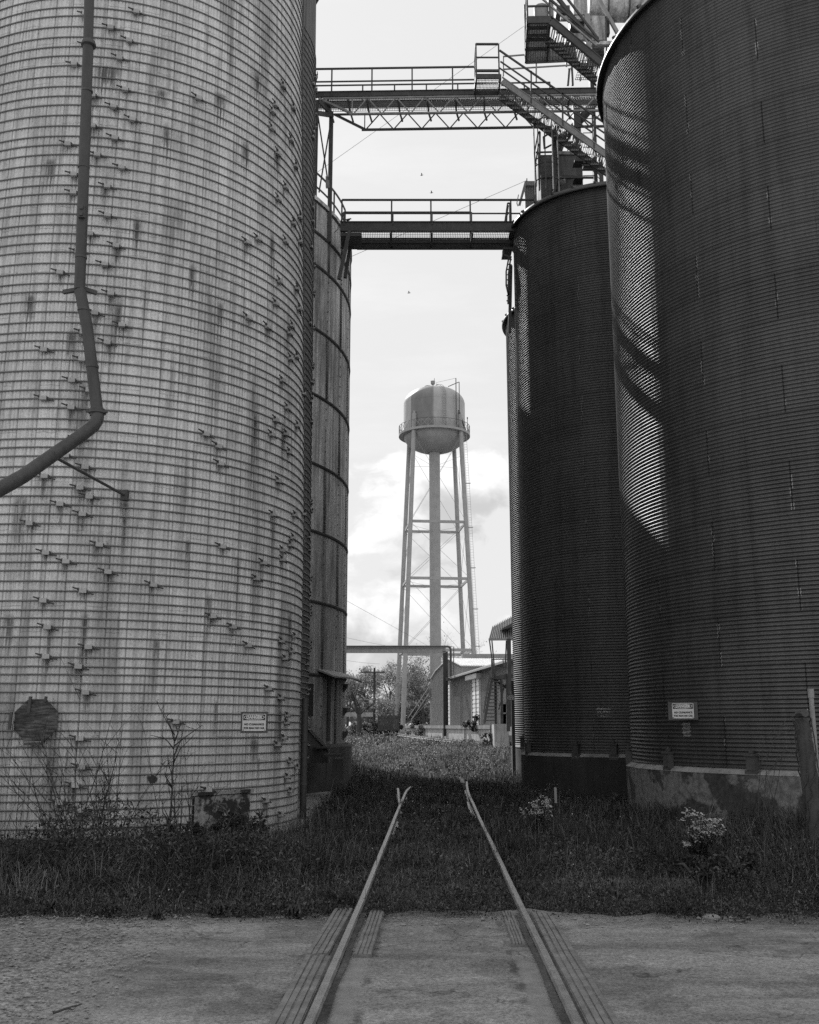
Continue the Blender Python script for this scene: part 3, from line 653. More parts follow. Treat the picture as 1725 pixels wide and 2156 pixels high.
def bin_parts(c, R, base, rings, seg, mat, label, angs, fmat):
    b = thing('corrugated_bin', label, 'grain bin', (c[0], c[1], 0), 'corrugated grain bins in a row')
    me = corr_mesh(R, base, rings, seg); finish('wall', me, mat, b, 0)
    top = base+rings*.8128
    mb = MB(); mb.lathe([(R-.02, top-.01), (R+.14, top-.09), (R+.15, top-.08), (R+.155, top-.04), (R+.12, top+.04), (R*.4, top+R*.3), (.4, top+R*.42), (0, top+R*.42)], c, 96); mb.build('roof', MAT['corr_roof'], b)
    mb = MB(); rn = random.Random(int(R*100)); n = 30
    for i in range(n):
        a = 2*PI*i/n; r0 = R+.155; p = Vector((c[0]+r0*math.cos(a), c[1]+r0*math.sin(a), top+.02)); q = Vector((c[0]+.5*math.cos(a), c[1]+.5*math.sin(a), top+R*.42+.02)); mb.bar(p, q, .06, .07)
    mb.build('roof_ribs', MAT['corr_roof'], b)
    mb = MB(); lip = [(R+.11, -.6), (R+.11, base-.1), (R+.1, base-.085), (R-.05, base+.012)]; mb.lathe(lip[:2], c, 96); mb.build('foundation', fmat, b, 25)
    mb = MB(); mb.lathe([(R+.11, base-.1), (R+.118, base-.095), (R+.09, base-.07), (R-.05, base+.012)], c, 96, smooth=True); mb.build('grout_ledge', MAT['conc'], b)
    for a in angs: put('anchor', anc, b, ((R+.0)*math.cos(a), (R+.0)*math.sin(a), base-.03), (0, 0, a))
    return b
MAT['corr_roof'] = worn('bin_roof_sheet', .1, .2, 2., .45, .6, .2, .6)
B1 = (8.85, 19.8); B2 = (5.77, 27.4); B3 = (6.19, 34.3)
ang1 = [ang_at(u, 1590, B1, RS1)[0] for u in (1327.5, 1413.5, 1587)]; d = abs(ang1[2]-ang1[1])
ang1 += [ang1[2]+d*k for k in range(1, 4)]+[ang1[0]-d]
ang2 = [ang_at(u, 1570, B2, RS2)[0] for u in (1116.5, 1216, 1293)]
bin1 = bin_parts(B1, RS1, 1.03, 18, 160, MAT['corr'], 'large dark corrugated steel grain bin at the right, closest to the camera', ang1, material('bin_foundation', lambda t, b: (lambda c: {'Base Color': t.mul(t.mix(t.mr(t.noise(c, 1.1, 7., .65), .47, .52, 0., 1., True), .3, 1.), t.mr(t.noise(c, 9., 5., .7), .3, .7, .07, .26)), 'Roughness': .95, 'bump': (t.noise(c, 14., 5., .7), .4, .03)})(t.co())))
bin2 = bin_parts(B2, RS2, 1.06, 18, 112, MAT['corr2'], 'middle corrugated grain bin on a very dark foundation, second from the camera', ang2, MAT['concdark'])
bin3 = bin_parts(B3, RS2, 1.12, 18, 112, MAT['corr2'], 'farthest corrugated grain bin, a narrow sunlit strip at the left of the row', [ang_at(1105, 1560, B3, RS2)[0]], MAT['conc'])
q = P(1081, 1540, 33.6); mb = MB(); mb.tube([(q.x, q.y, .1), (q.x, q.y, q.z+1.6)], .05, 8); mb.build('down_pipe', MAT['steel'], bin3)
# remains of torn labels on the bins
def torn(c, R, u, v, w, h, seed, root, rows, base):
    a, z = ang_at(u, v, c, R); rn = random.Random(seed); mb = MB(); n = 26
    for i in range(rows):
        zz = z-h/2+h*(i+.5)/rows
        for j in range(n):
            t0 = (j/n-.5)*w/R; t1 = ((j+1)/n-.5)*w/R
            if rn.random() < .2 or (rows < 20 and i in (3, 4, 5, 9, 10) and rn.random() < .85): continue
            hh = h/rows*.5*rn.uniform(.25, 1.1)
            vs = []
            for t in (t0, t1):
                for s in (-1, 1):
                    z2 = zz+s*hh; r = R+.0135*math.cos((z2-base)/.8128*12*2*PI)+.005; vs.append((c[0]+r*math.cos(a+t), c[1]+r*math.sin(a+t), z2))
            mb.add(vs, [(0, 2, 3, 1)])
    mb.build('torn_label', MAT['conc2'], root, 0)
torn(B1, RS1, 1446, 1536, .2, .225, 4, bin1, 24, 1.03); torn(B2, RS2, 1271.5, 1500, .34, .22, 9, bin2, 14, 1.06)
# pale scuffed patch on the big bin
s = P(1438.3, 1496.5, 15.72)
hit = cyl_hit(1438.3, 1496.5, B1[0], B1[1], RS1)
danger_sign(P(1438.3, 1496.5, hit.y-.3), .352, math.radians(-15), (.485, .3), 'white danger sign on a wide dark board bolted to the dark corrugated bin', 'no clearance signs')
danger_sign(P(1076, 1468.5, 32.6), .22, math.radians(-4), (.24, .18), 'tiny pale danger sign on a post beside the farthest bin', 'no clearance signs')
sg = thing('sign_post', 'weathered post carrying the tiny danger sign beside the farthest bin', 'post', P(1079, 1560, 32.9)); mb = MB(); q = P(1079.5, 1455, 32.9); mb.box((q.x, q.y, (q.z+0)/2), (.1, .1, q.z)); mb.build('shaft', MAT['wood'], sg)

# ------------------------------------------------------------------ lower catwalk
def girder(mb, p, q, h, fl=.1, t=.014):
    """channel with flanges between p and q (top line)"""
    p = Vector(p); q = Vector(q); dz = Vector((0, 0, h/2))
    mb.bar(p-dz, q-dz, t, h); mb.bar(p-Vector((0, 0, t/2)), q-Vector((0, 0, t/2)), fl, t); mb.bar(p-Vector((0, 0, h-t/2)), q-Vector((0, 0, h-t/2)), fl, t)
def grate(mb, x0, x1, y0, y1, z, dx=.05, dy=.1):
    """open bar grating"""
    n = int((x1-x0)/dx)
    for i in range(n+1): x = x0+(x1-x0)*i/n; mb.box((x, (y0+y1)/2, z), (.012, y1-y0, .012))
    m = max(2, int((y1-y0)/dy))
    for j in range(m+1): y = y0+(y1-y0)*j/m; mb.box(((x0+x1)/2, y, z), (x1-x0, .01, .012))
zt = 15.82; yn, yf = 27.0, 27.85
lx0, lx1 = P(717, 467, yn).x, 3.6
cat = thing('lower_catwalk', 'lower steel footbridge with railings between the riveted tank and the middle bin', 'footbridge', (lx0, yn, zt))
mb = MB(); girder(mb, (lx0, yn, zt), (lx1, yn, zt), .30, .09); mb.build('girder', MAT['steel'], cat)
mb = MB(); girder(mb, (P(752, 500, yf).x, yf, zt-.1), (lx1, yf, zt-.1), .33, .1); mb.build('girder', MAT['steel'], cat)
mb = MB(); grate(mb, lx0+.3, lx1, yn+.05, yf-.05, zt-.2); mb.build('deck_grating', MAT['grate'], cat)
mb = MB(); mb.bar((lx0+.3, yf-.18, zt-.3), (lx1, yf-.18, zt-.3), .1, .08); mb.build('conduit', MAT['steel'], cat)
def Hz(v, Y): return P(862, v, Y).z
zr = Hz(421, yf)
xs = [P(u, 450, yf).x for u in (720, 824.8, 907.6, 990.4, 1076)]
for x in xs:
    mb = MB(); mb.box((x, yf, (zr+zt-.4)/2), (.045, .045, zr-zt+.4)); mb.build('railing_post', MAT['steel'], cat)
mb = MB(); mb.bar((xs[0], yf, zr), (P(1125, 425, yf).x, yf, zr), .05); mb.build('top_rail', MAT['steel'], cat)
zm = Hz(449.5, yf); mb = MB(); mb.bar((xs[0], yf, zm), (P(1105, 425, yf).x, yf, zm), .035); mb.build('middle_rail', MAT['steel'], cat)
zl = Hz(447, yn); mb = MB(); mb.bar((P(724, 447, yn).x, yn, zl), (P(992, 447, yn).x, yn, zl), .04); mb.build('near_rail', MAT['steel'], cat)
for u in (724.5, 827.5, 910, 993): x = P(u, 460, yn).x; mb = MB(); mb.box((x, yn, (zl+zt-.1)/2), (.04, .05, zl-zt+.1)); mb.build('railing_post', MAT['steel'], cat)
for x in xs[1:4]: mb = MB(); mb.box((x, (yn+yf)/2, zt-.36), (.06, yf-yn, .06)); mb.build('cross_beam', MAT['steel'], cat)
mb = MB(); mb.bar(P(724, 447, yn), P(718, 467, yn), .035); mb.build('end_brace', MAT['steel'], cat)
for (ua, va, ub, vb, Y) in ((736, 487, 714, 588, yn), (741, 500, 727, 585, yf-.1)): mb = MB(); mb.bar(P(ua, va, Y), P(ub, vb, Y-.02), .1, .1); mb.build('knee_brace', MAT['steel'], cat)
mb = MB(); a = P(717, 490, yn); mb.box((a.x+.3, (yn+yf)/2, a.z-.05), (.6, yf-yn, .1)); mb.build('seat_plate', MAT['steel'], cat)
# gate and ladder beside the middle bin where the catwalk ends
gt = thing('bin_ladder', 'dark caged ladder and small platform hanging at the left edge of the middle bin', 'ladder', P(1075, 640, 27.6))
Y = 27.5
def bars(mb, pts, w, Y=None):
    q = [P(p[0], p[1], p[2] if len(p) > 2 else Y) for p in pts]
    for a, b in zip(q[:-1], q[1:]): mb.bar(a, b, w)
mb = MB(); bars(mb, [(1062, 476), (1069, 428), (1073.5, 428), (1073.5, 478)], .04, Y); bars(mb, [(1063, 465), (1071, 447)], .03, Y); bars(mb, [(1069, 428), (1067, 475)], .03, Y+.5); bars(mb, [(1064, 476), (1071, 432)], .03, Y+.4); mb.build('gate', MAT['steel'], gt)
mb = MB(); a = P(1060, 524, Y); b = P(1079, 528, Y); mb.box(((a.x+b.x)/2, Y+.3, a.z), (b.x-a.x, .7, .06)); bars(mb, [(1060, 528), (1060, 536), (1077, 543)], .06, Y); mb.build('platform', MAT['steel'], gt)
for (pts) in ([(1072, 540), (1066, 572), (1066, 600), (1071, 622)], [(1076, 540), (1071, 575), (1070.5, 612), (1070, 640)]):
    mb = MB(); bars(mb, pts, .045, Y); mb.build('cage_bar', MAT['steel'], gt)
mb = MB()
for i in range(9): v = 545+i*11; bars(mb, [(1069-.3*i, v), (1078, v+2)], .03, Y)
mb.build('rungs', MAT['steel'], gt)
mb = MB(); bars(mb, [(1076, 560), (1073, 700)], .09, Y+.2); mb.build('side_post', MAT['steel'], gt)

# ------------------------------------------------------------------ upper truss bridge
un, uf = 26.6, 27.4
br = thing('truss_bridge', 'upper steel truss footbridge with railings high between the silos and the elevator', 'footbridge', P(666, 200, un))
zd = Hz(203, un)-.0; XL, XR = -3.2, 6.2
def slope(x): return 0.016*(x+2.3)      # the bridge climbs slightly to the right
def Z(z, x): return z+slope(x)
def br2(mb, x0, x1, y, z, w, h=None): mb.bar((x0, y, Z(z, x0)), (x1, y, Z(z, x1)), w, h)
ztop = Hz(193, un)
mb = MB(); girder(mb, (XL, un, Z(ztop, XL)), (XR, un, Z(ztop, XR)), .18, .07); mb.build('girder', MAT['steel'], br)
zf = Hz(226, uf)
mb = MB(); girder(mb, (XL, uf, Z(zf+.2, XL)), (XR, uf, Z(zf+.2, XR)), .22, .07); mb.build('girder', MAT['steel'], br)
mb = MB(); x = XL
n0 = len(mb.v); grate(mb, XL, XR, un+.06, uf-.06, 0); mb.v = [(x, y, z+Z(ztop-.16, x)) for x, y, z in mb.v]; mb.build('deck_grating', MAT['grate'], br)
for u in (640, 690, 732, 772, 838, 900, 960, 1020, 1085, 1150, 1200): x = P(u, 195, un).x; mb = MB(); mb.bar((x, un, Z(ztop-.2, x)), (x+.05, uf, Z(ztop-.2, x)), .05, .06); mb.bar((x+.05, uf, Z(ztop-.2, x)), (x+.13, uf+.02, Z(ztop-.47, x)), .05, .04); mb.build('cross_beam', MAT['steel'], br)
zb = Hz(241, un)
for (y, u0, lead, mt) in ((un, 735, 672, 'steelpale'), (uf, 762, 706, 'steel')):
    mb = MB(); x0 = P(u0, 245, y).x; br2(mb, x0, XR, y, zb, .07, .05); br2(mb, P(680, 205, y).x, XR, y, ztop-.22, .05, .05)
    ll = P(lead, 212, y); mb.bar((ll.x, y, Z(ztop-.22, ll.x)), (x0+.12, y, Z(zb, x0)), .06, .06); mb.build('truss_chord', MAT[mt], br)
    mb = MB(); x = x0+.12; up = True; hp = .415; mb.bar((x-.03, y, Z(zb, x)), (x-.03, y, Z(ztop-.22, x)), .03)
    while x < XR-.5:
        za, zc = (zb, ztop-.22) if up else (ztop-.22, zb); mb.bar((x, y, Z(za, x)), (x+hp, y, Z(zc, x+hp)), .028); x += hp; up = not up
    mb.build('truss_web', MAT[mt], br)
zr = Hz(145, un); zm = Hz(172, un); zl = Hz(180, uf)
mb = MB(); br2(mb, XL, P(1002, 123, un).x, un, zr, .045); mb.build('top_rail', MAT['steel'], br)
mb = MB(); br2(mb, XL, P(1003, 150, un).x, un, zm, .035); mb.build('middle_rail', MAT['steel'], br)
mb = MB(); br2(mb, XL, P(1158, 150, uf).x, uf, zl, .035); mb.build('far_rail', MAT['steel'], br)
for u in (699, 783.5, 868, 953): x = P(u, 160, un).x; mb = MB(); mb.bar((x, un, Z(ztop-.15, x)), (x, un, Z(zr, x)), .042); mb.build('railing_post', MAT['steel'], br)
for u in (764, 831, 898, 964, 1104, 1158): x = P(u, 185, uf).x; mb = MB(); mb.bar((x, uf, Z(zl, x)), (x, uf, Z(zf+.2, x)), .042); mb.build('railing_post', MAT['steel'], br)
mb = MB(); q0, q1 = P(1060, 119, un+.02), P(1196, 108, un+.02); mb.bar(q0, q1, .035); mb.bar(P(1060, 146, un+.02), P(1222, 136, un+.02), .035); bars(mb, [(1060, 119), (1060, 160)], .04, un+.02); mb.build('pale_rail', MAT['steelpale'], br)
for u, v0, v1 in ((1129, 112, 172), (1193, 108, 140), (1222, 135, 170)): mb = MB(); bars(mb, [(u, v0), (u, v1)], .05, un+.02); mb.build('railing_post', MAT['steelpale'], br)
# trestle legs standing on the tank
for (u0, u1, Yl) in ((668.5, 673, 26.4), (698, 694.5, 27.0)):
    t = P(u0, 212 if u0 < 680 else 236, Yl); b = P(u1, 480 if u0 < 680 else 510, Yl); mb = MB(); mb.bar(t, (t.x, Yl, b.z), .075 if u0 < 680 else .12, .1); mb.build('trestle_leg', MAT['steel'], br)
mb = MB(); tl = P(670, 245, 26.4); trr = P(697, 255, 27.); bl = P(672, 405, 26.4); brr = P(695, 410, 27.); mb.bar(tl, brr, .03); mb.bar(trr, bl, .03); mb.bar(P(668, 238, 26.4), P(700, 243, 27.), .08, .12); mb.build('trestle_brace', MAT['steel'], br)
mb = MB(); mb.bar(P(671, 213, 26.4), P(700, 243, 27.), .05, .1); mb.bar(P(676, 213, 26.5), P(694, 243, 27.), .05, .1); mb.bar(P(685, 213, 26.9), P(697, 240, 27.1), .05, .08); mb.build('knee_brace', MAT['steel'], br)
jb = P(690, 388, 26.9); mb = MB(); mb.box(jb, (.1, .12, .2)); mb.box(jb+Vector((-.03, -.02, .16)), (.05, .08, .12)); mb.build('junction_box', MAT['steelpale'], br)
# rail round the tank top
tr = thing('tank_railing', 'dark guard railing around the rim of the riveted tank', 'railing', (TKC[0], TKC[1], 15.6))
aa = [ang_at(u, 440, TKC, RT)[0] for u in (660, 694, 716)]
aa = list(np.linspace(aa[0]-.5, aa[2]+.12, 26))
def rim(a, z): return Vector((TKC[0]+(RT-.05)*math.cos(a), TKC[1]+(RT-.05)*math.sin(a), z))
for z, w in ((17.05, .042), (16.62, .037)):
    mb = MB()
    for a, b in zip(aa[:-1], aa[1:]): mb.bar(rim(a, z), rim(b, z), w)
    mb.build('rail', MAT['steel'], tr)
for a in aa[::5]: mb = MB(); mb.bar(rim(a, 16.1), rim(a, 17.05), .045); mb.build('railing_post', MAT['steel'], tr)
mb = MB(); mb.tube([P(699, 452, 26.9), P(708, 460, 26.9), P(713, 470, 26.9), P(712, 482, 26.9), P(704, 490, 26.9)], .012, 6); tag(mb.build('cable', MAT['steel']), 'thin loop of cable hanging at the rim of the riveted tank', 'cable')
# ------------------------------------------------------------------ stair hung from the truss bridge
ys, ye = 25.65, 26.4
sr = thing('steel_stair', 'open steel stair with a small railed landing dropping right from the truss bridge', 'stair', P(1030, 157, ys))
mb = MB(); zl0 = P(1030, 157, ys).z; xa, xb = P(1003, 157, ys).x, P(1054, 157, ys).x
grate(mb, xa, xb, ys, ye, zl0-.03, .04); mb.build('landing_grating', MAT['grate'], sr)
mb = MB()
for y in (ys, ye): mb.bar((xa, y, zl0-.06), (xb, y, zl0-.06), .05, .14)
for x in (xa, xb): mb.bar((x, ys, zl0-.06), (x, ye, zl0-.06), .05, .14)
mb.build('landing_frame', MAT['steel'], sr)
zt1 = P(1026, 93, ys).z; zt2 = P(1026, 121, ys).z; zt3 = P(1026, 149, ys).z
for (x, y) in ((xa, ys), (xb-.04, ys), (xa+.02, ye)): mb = MB(); mb.box((x, y, (zl0-.25+zt1)/2), (.045, .045, zt1-zl0+.25)); mb.build('railing_post', MAT['steel'], sr)
mb = MB()
for z, w in ((zt1, .05), (zt2, .035), (zt3, .06)): mb.bar((xa, ys, z), (xb-.04, ys, z), w); mb.bar((xa, ys, z), (xa+.02, ye, z), w*.9)
mb.build('landing_rail', MAT['steel'], sr)
def stair(root, A, B, width, dirY, n, sw, sh, tmat, smat, closed=True):
    """flight from A (top, near stringer) to B (bottom); far stringer offset by width along Y"""
    A = Vector(A); B = Vector(B); o = Vector((0, width*dirY, 0))
    for k, q in enumerate((Vector((0, 0, 0)), o)):
        mb = MB(); mb.bar(A+q, B+q, sw, sh); mb.bar(A+q+Vector((0, 0, sh*.55)), B+q+Vector((0, 0, sh*.55)), sw*1.8, .02); mb.bar(A+q-Vector((0, 0, sh*.55)), B+q-Vector((0, 0, sh*.55)), sw*1.8, .02); mb.build('stringer', smat[k], root)
    for i in range(n):
        c = A+(B-A)*((i+.5)/n)+o/2-Vector((0, 0, .03)); mb = MB(); tw = .24
        for j in range(5): mb.box(c+Vector((-tw/2+tw*j/4, 0, 0)), (.012, abs(width)-.04, .014))
        for s in (-1, 1): mb.box(c+Vector((0, s*(abs(width)/2-.05), 0)), (tw, .014, .05))
        mb.box(c+Vector((tw/2, 0, -.02)), (.012, abs(width)-.04, .06)); mb.build('tread', tmat, root)
A = P(1058, 170, ys); B = P(1262, 315, ys); d = B-A; B = A+d*1.45
stair(sr, A, B, ye-ys, 1, 21, .03, .2, MAT['grate'], (MAT['steelpale'], MAT['steel']))
ha = P(1052, 106, ys); hb = P(1262, 251, ys); ma = P(1054, 129.5, ys); mb_ = P(1262, 272.6, ys)
for nm, a, b, w, y in (('handrail', ha, hb, .045, 0), ('middle_rail', ma, mb_, .035, 0), ('handrail', ha+Vector((.05, ye-ys, -.02)), hb+Vector((.05, ye-ys, -.02)), .035, 0)):
    mb = MB(); mb.bar(a, a+(b-a)*1.45, w); mb.build(nm, MAT['steel'], sr)
for u, vt, vb in ((1118.5, 150, 220), (1185, 196, 270), (1251, 242, 318)):
    mb = MB(); mb.bar(P(u, vt, ys), P(u, vb, ys), .045); mb.build('railing_post', MAT['steel'], sr)

# ------------------------------------------------------------------ high stair tower with corrugated landing
hs = thing('high_landing', 'high landing with a corrugated underside, railings and a stair at the top of the picture', 'landing', P(1130, 60, 23))
zl = P(1130, 42, 22.9).z
def HZ(u, v):            # point on the landing level under pixel (u,v)
    d = ray(u, v); t = (zl-CAMZ)/d.z; return Vector((d.x*t, d.y*t, zl))
n1, n2, f1, f2, f3 = HZ(1111, 44), HZ(1158, 43), HZ(1107, 131), HZ(1152, 129), HZ(1215, 126)
m2 = HZ(1152, 97); m3 = HZ(1210, 95)
def corr_sheet(mb, a, b, c, d, k, amp):
    """sheet a-b (near) to d-c (far), waves running from near to far"""
    vs = []; fs = []; n = k*6
    for i in range(n+1):
        t = i/n
        for p, q in ((a, b), (d, c)): r = p+(q-p)*t; vs.append(r+Vector((0, 0, amp*math.sin(t*k*2*PI))))
    for i in range(n): fs.append((2*i, 2*i+2, 2*i+3, 2*i+1))
    mb.add(vs, fs, True)
def mesh_deck(mb, a, b, c, d, n, m):
    for i in range(n+1): t = i/n; p = a.lerp(d, t); q = b.lerp(c, t); mb.bar(p, q, .026, .02)
    for i in range(m+1): t = i/m; mb.bar(a.lerp(b, t)+Vector((0, 0, .012)), d.lerp(c, t)+Vector((0, 0, .012)), .02, .02)
mb = MB(); mesh_deck(mb, n1, n2, f2, f1, 34, 9); mesh_deck(mb, m2, m3, f3, f2, 12, 10); mb.build('expanded_metal_deck', MAT['tower'], hs)
mb = MB(); U = Vector((0, 0, .07))
mb.bar(n1+U*.3, n2+U*.3, .05, .2)
for a, b in ((n1, f1), (n2, f2), (f1, f3), (m2, m3)): mb.bar(a+U*.3, b+U*.3, .05, .12)
mb.build('edge_frame', MAT['steel'], hs)
for vv in (56, 72, 81, 101): mb = MB(); mb.bar(HZ(1109, vv)-U*.6, HZ(1153, vv-1)-U*.6, .07 if vv != 72 else .03, .06); mb.build('joist', MAT['steel'], hs)
mb = MB(); mb.bar(f1+Vector((0, -.02, .05)), f3+Vector((0, -.02, .05)), .04, .22); mb.build('kick_plate', MAT['steelpale'], hs)
for q in (n1, n2, f1, HZ(1107, 88)): mb = MB(); mb.bar(q, q+Vector((0, 0, 1.1)), .045); mb.build('railing_post', MAT['steel'], hs)
mb = MB()
for dz in (.42, .8, 1.08): mb.bar(n1+Vector((0, 0, dz)), n2+Vector((0, 0, dz)), .04); mb.bar(n1+Vector((0, 0, dz)), f1+Vector((0, 0, dz)), .035)
mb.build('railing', MAT['steel'], hs)
yb = n2.y
A = P(1161, 44, yb); B = P(1246, 115, yb); stair(hs, A, A+(B-A)*1.25, .75, 1, 11, .04, .22, MAT['grate'], (MAT['steel'], MAT['steel']))
for (u0, v0, u1, v1, w, m, Y) in ((1160, 0, 1262, 88, .05, 'steel', yb), (1161, 14, 1256, 96, .04, 'steelpale', yb), (1178, 0, 1243, 84, .09, 'steel', yb+1), (1200, 4, 1260, 82, .05, 'steel', yb+.8)):
    a = P(u0, v0, Y); b = P(u1, v1, Y); mb = MB(); mb.bar(a-(b-a)*.3, b, w); mb.build('handrail', MAT[m], hs)
mb = MB(); c = P(1236, 140, 24.0); grate(mb, P(1221, 150, 23.6).x, P(1260, 150, 23.6).x, 23.5, 24.3, P(1240, 148, 23.9).z, .05); mb.build('lower_grating', MAT['grate'], hs)
mb = MB(); mb.bar(P(1222, 137, 23.6), P(1260, 136, 23.6), .05, .09); mb.build('lower_edge', MAT['steelpale'], hs)
c = P(1140, 34, 24.2); mb = MB(); mb.tube([c+Vector((0, 0, -.15)), c+Vector((0, 0, .25))], .2, 12); mb.box(c+Vector((.25, 0, .2)), (.12, .3, .6)); tag(mb.build('motor', MAT['steelpale'], None), 'small pale drive motor behind the railing of the high landing', 'motor')

# ------------------------------------------------------------------ elevator head with ducts, drum and bins
el = thing('elevator_leg', 'grain elevator leg of tall square ducts, boxes and a big drum behind the nearest bin', 'elevator', (P(1230, 300, 28.2).x, 28.2, 16))
def ubox(mb, u0, v0, u1, v1, Y, dep):
    a = P(u0, v1, Y); b = P(u1, v0, Y); mb.box(((a.x+b.x)/2, Y+dep/2, (a.z+b.z)/2), (b.x-a.x, dep, b.z-a.z))
for (u0, u1, m, Y, dp, v0, v1) in ((1212, 1226.5, 'pipe', 28.2, .3, 187, 520), (1250, 1259, 'steel', 28.4, .25, 60, 520), (1261, 1270, 'pipe', 28.0, .3, 320, 520)):
    mb = MB(); a = P(u0, v1, Y); b = P(u1, v1, Y); t = P(u0, v0, Y); x0 = P(u0, 350, Y).x; x1 = P(u1, 350, Y).x
    zt_ = t.z; mb.box(((x0+x1)/2, Y+dp/2, (15+zt_)/2), (x1-x0, dp, zt_-15)); mb.build('duct', MAT[m], el)
for v in (339, 375): mb = MB(); ubox(mb, 1210, v-3, 1229, v, 26.17, .36); mb.build('duct_flange', MAT['steel'], el)
mb = MB()
for v in range(235, 385, 15): mb.bar(P(1228, v, 28.3), P(1252, v-.5, 28.4), .02)
mb.build('rungs', MAT['steel'], el)
mb = MB(); ubox(mb, 1228, 338, 1252, 343, 28.3, .3); ubox(mb, 1229, 346, 1251, 349, 28.3, .3); mb.build('tie_beam', MAT['steel'], el)
mb = MB(); mb.tube([P(1176, 316, 28.9), P(1181, 303, 28.9), P(1195, 283, 28.6), P(1240, 232, 28.3), P(1262, 200, 28.2)], .13, 12); mb.build('spout', MAT['pipe'], el)
mb = MB(); a = P(1188, 290, 28.7); b = P(1192, 285, 28.7); mb.tube([a, b], .17, 12); mb.build('spout_collar', MAT['steelpale'], el)
ubl = (((1209, -12, 1236, 30), 'tank', 27.6, .6, 'box'), ((1246, 33, 1276, 84), 'tank', 27.5, .6, 'box'), ((1172, 11, 1200, 27), 'steel', 27.4, .4, 'drive_housing'), ((1181, 33, 1246, 40), 'tank', 27.3, .1, 'beam'), ((1196, 70, 1246, 83), 'tank', 27.4, .1, 'beam'), ((1246, 86, 1300, 93), 'tank', 27.3, .15, 'beam'), ((1247, 96, 1272, 115), 'rust', 27.6, .3, 'box'), ((1236, 28, 1243, 140), 'steelpale', 27.2, .15, 'column'), ((1276, 34, 1283, 70), 'steel', 27.5, .2, 'column'), ((1201, 40, 1232, 58), 'black', 27.9, .3, 'box'))
for (q, m, Y, dp, nm) in ubl: mb = MB(); ubox(mb, *q, Y, dp); mb.build(nm, MAT[m], el)
c0 = P(1240, 8, 28.2); mb = MB(); r = .42; pts = [Vector((c0.x, 28.4, c0.z)), Vector((c0.x+4.5, 28.4, c0.z))]; mb.tube(pts, r, 28); mb.build('drum', MAT['tank'], el)
for u in (1278, 1322): q = P(u, 8, 28.2); mb = MB(); mb.tube([Vector((q.x, 28.4, c0.z)), Vector((q.x+.04, 28.4, c0.z))], r+.03, 28); mb.build('drum_band', MAT['steel'], el)
mb = MB(); mb.bar(P(1262, 0, 27.4), P(1306, 80, 27.4), .1); mb.build('brace', MAT['steelpale'], el)
mb = MB(); mb.bar(P(1276, 40, 27.4), P(1278, 150, 27.4), .04); mb.build('strut', MAT['steel'], el)
mb = MB(); mb.bar(P(1199, 145, 26), P(1196, 180, 26), .06); mb.build('strut', MAT['steel'], el)
mb = MB(); mb.bar(P(1204, 140, 26), P(1206, 180, 26), .06); mb.build('strut', MAT['steel'], el)

# gear on the roof of the middle bin
dc = thing('dust_collector', 'pair of rusty boxed hoppers standing on the roof of the middle bin', 'hopper', P(1170, 380, 27.2))
for (u0, v0, u1, v1, Y, m) in ((1140.5, 326, 1168, 450, 27.0, 'rustbox'), (1174, 318, 1212, 450, 27.1, 'rustbox')):
    mb = MB(); ubox(mb, u0, v0, u1, v1, Y, .7)
    mb.build('hopper_box', MAT['tankdark'], dc)
mb = MB(); ubox(mb, 1173, 318, 1213, 325, 27.06, .8); mb.build('cap', MAT['tank'], dc)
mb = MB(); ubox(mb, 1139, 369, 1212, 374, 26.96, .06); mb.build('band', MAT['steel'], dc)
c = P(1180, 382, 26.6); mb = MB(); mb.tube([c, c+Vector((0, -.05, 0)), c+Vector((0, -.12, .0))], [.15, .14, .06], 16); tag(mb.build('flood_lamp', MAT['steelpale']), 'round pale lamp in front of the rusty hoppers on the middle bin', 'lamp')
cg = thing('ladder_cage', 'tall hooped ladder cage with a hinged gate rising above the middle bin', 'ladder cage', P(1155, 350, 26.4))
cc = P(1150, 300, 26.4); rr = .34
for z in (P(1150, 262, 26.4).z, P(1150, 341, 26.4).z, P(1150, 354, 26.4).z, P(1150, 385, 26.4).z):
    mb = MB(); mb.tube([(cc.x+rr*math.cos(a), cc.y+rr*math.sin(a), z) for a in np.linspace(PI*.95, PI*2.25, 16)], .016, 6); mb.build('hoop', MAT['steel'], cg)
for a in (PI, PI*1.22, PI*1.42, PI*1.62, PI*1.85, PI*2.05): mb = MB(); x, y = cc.x+rr*math.cos(a), cc.y+rr*math.sin(a); mb.bar((x, y, P(1150, 410, 26.4).z), (x, y, P(1150, 258, 26.4).z), .03); mb.build('cage_bar', MAT['steelpale' if a > PI*1.5 else 'steel'], cg)
mb = MB(); bars(mb, [(1167, 266), (1167, 400)], .09, 26.5); bars(mb, [(1172, 268), (1172, 400)], .05, 26.5); bars(mb, [(1168, 268), (1182, 277)], .05, 26.5); mb.build('side_rail', MAT['steel'], cg)
mb = MB(); bars(mb, [(1144, 289), (1163, 277), (1165.5, 303), (1146, 313), (1144, 289)], .04, 26.3); mb.build('gate', MAT['steel'], cg)
mb = MB(); bars(mb, [(1134, 278), (1125.5, 321), (1127, 345), (1129, 385)], .04, 26.3); bars(mb, [(1134, 278), (1137, 278), (1136, 400)], .05, 26.3); bars(mb, [(1134, 303), (1128, 345)], .035, 26.3); bars(mb, [(1128, 321), (1165, 320)], .04, 26.4); bars(mb, [(1127.5, 345), (1131, 345)], .03, 26.3); mb.build('side_railing', MAT['steel'], cg)
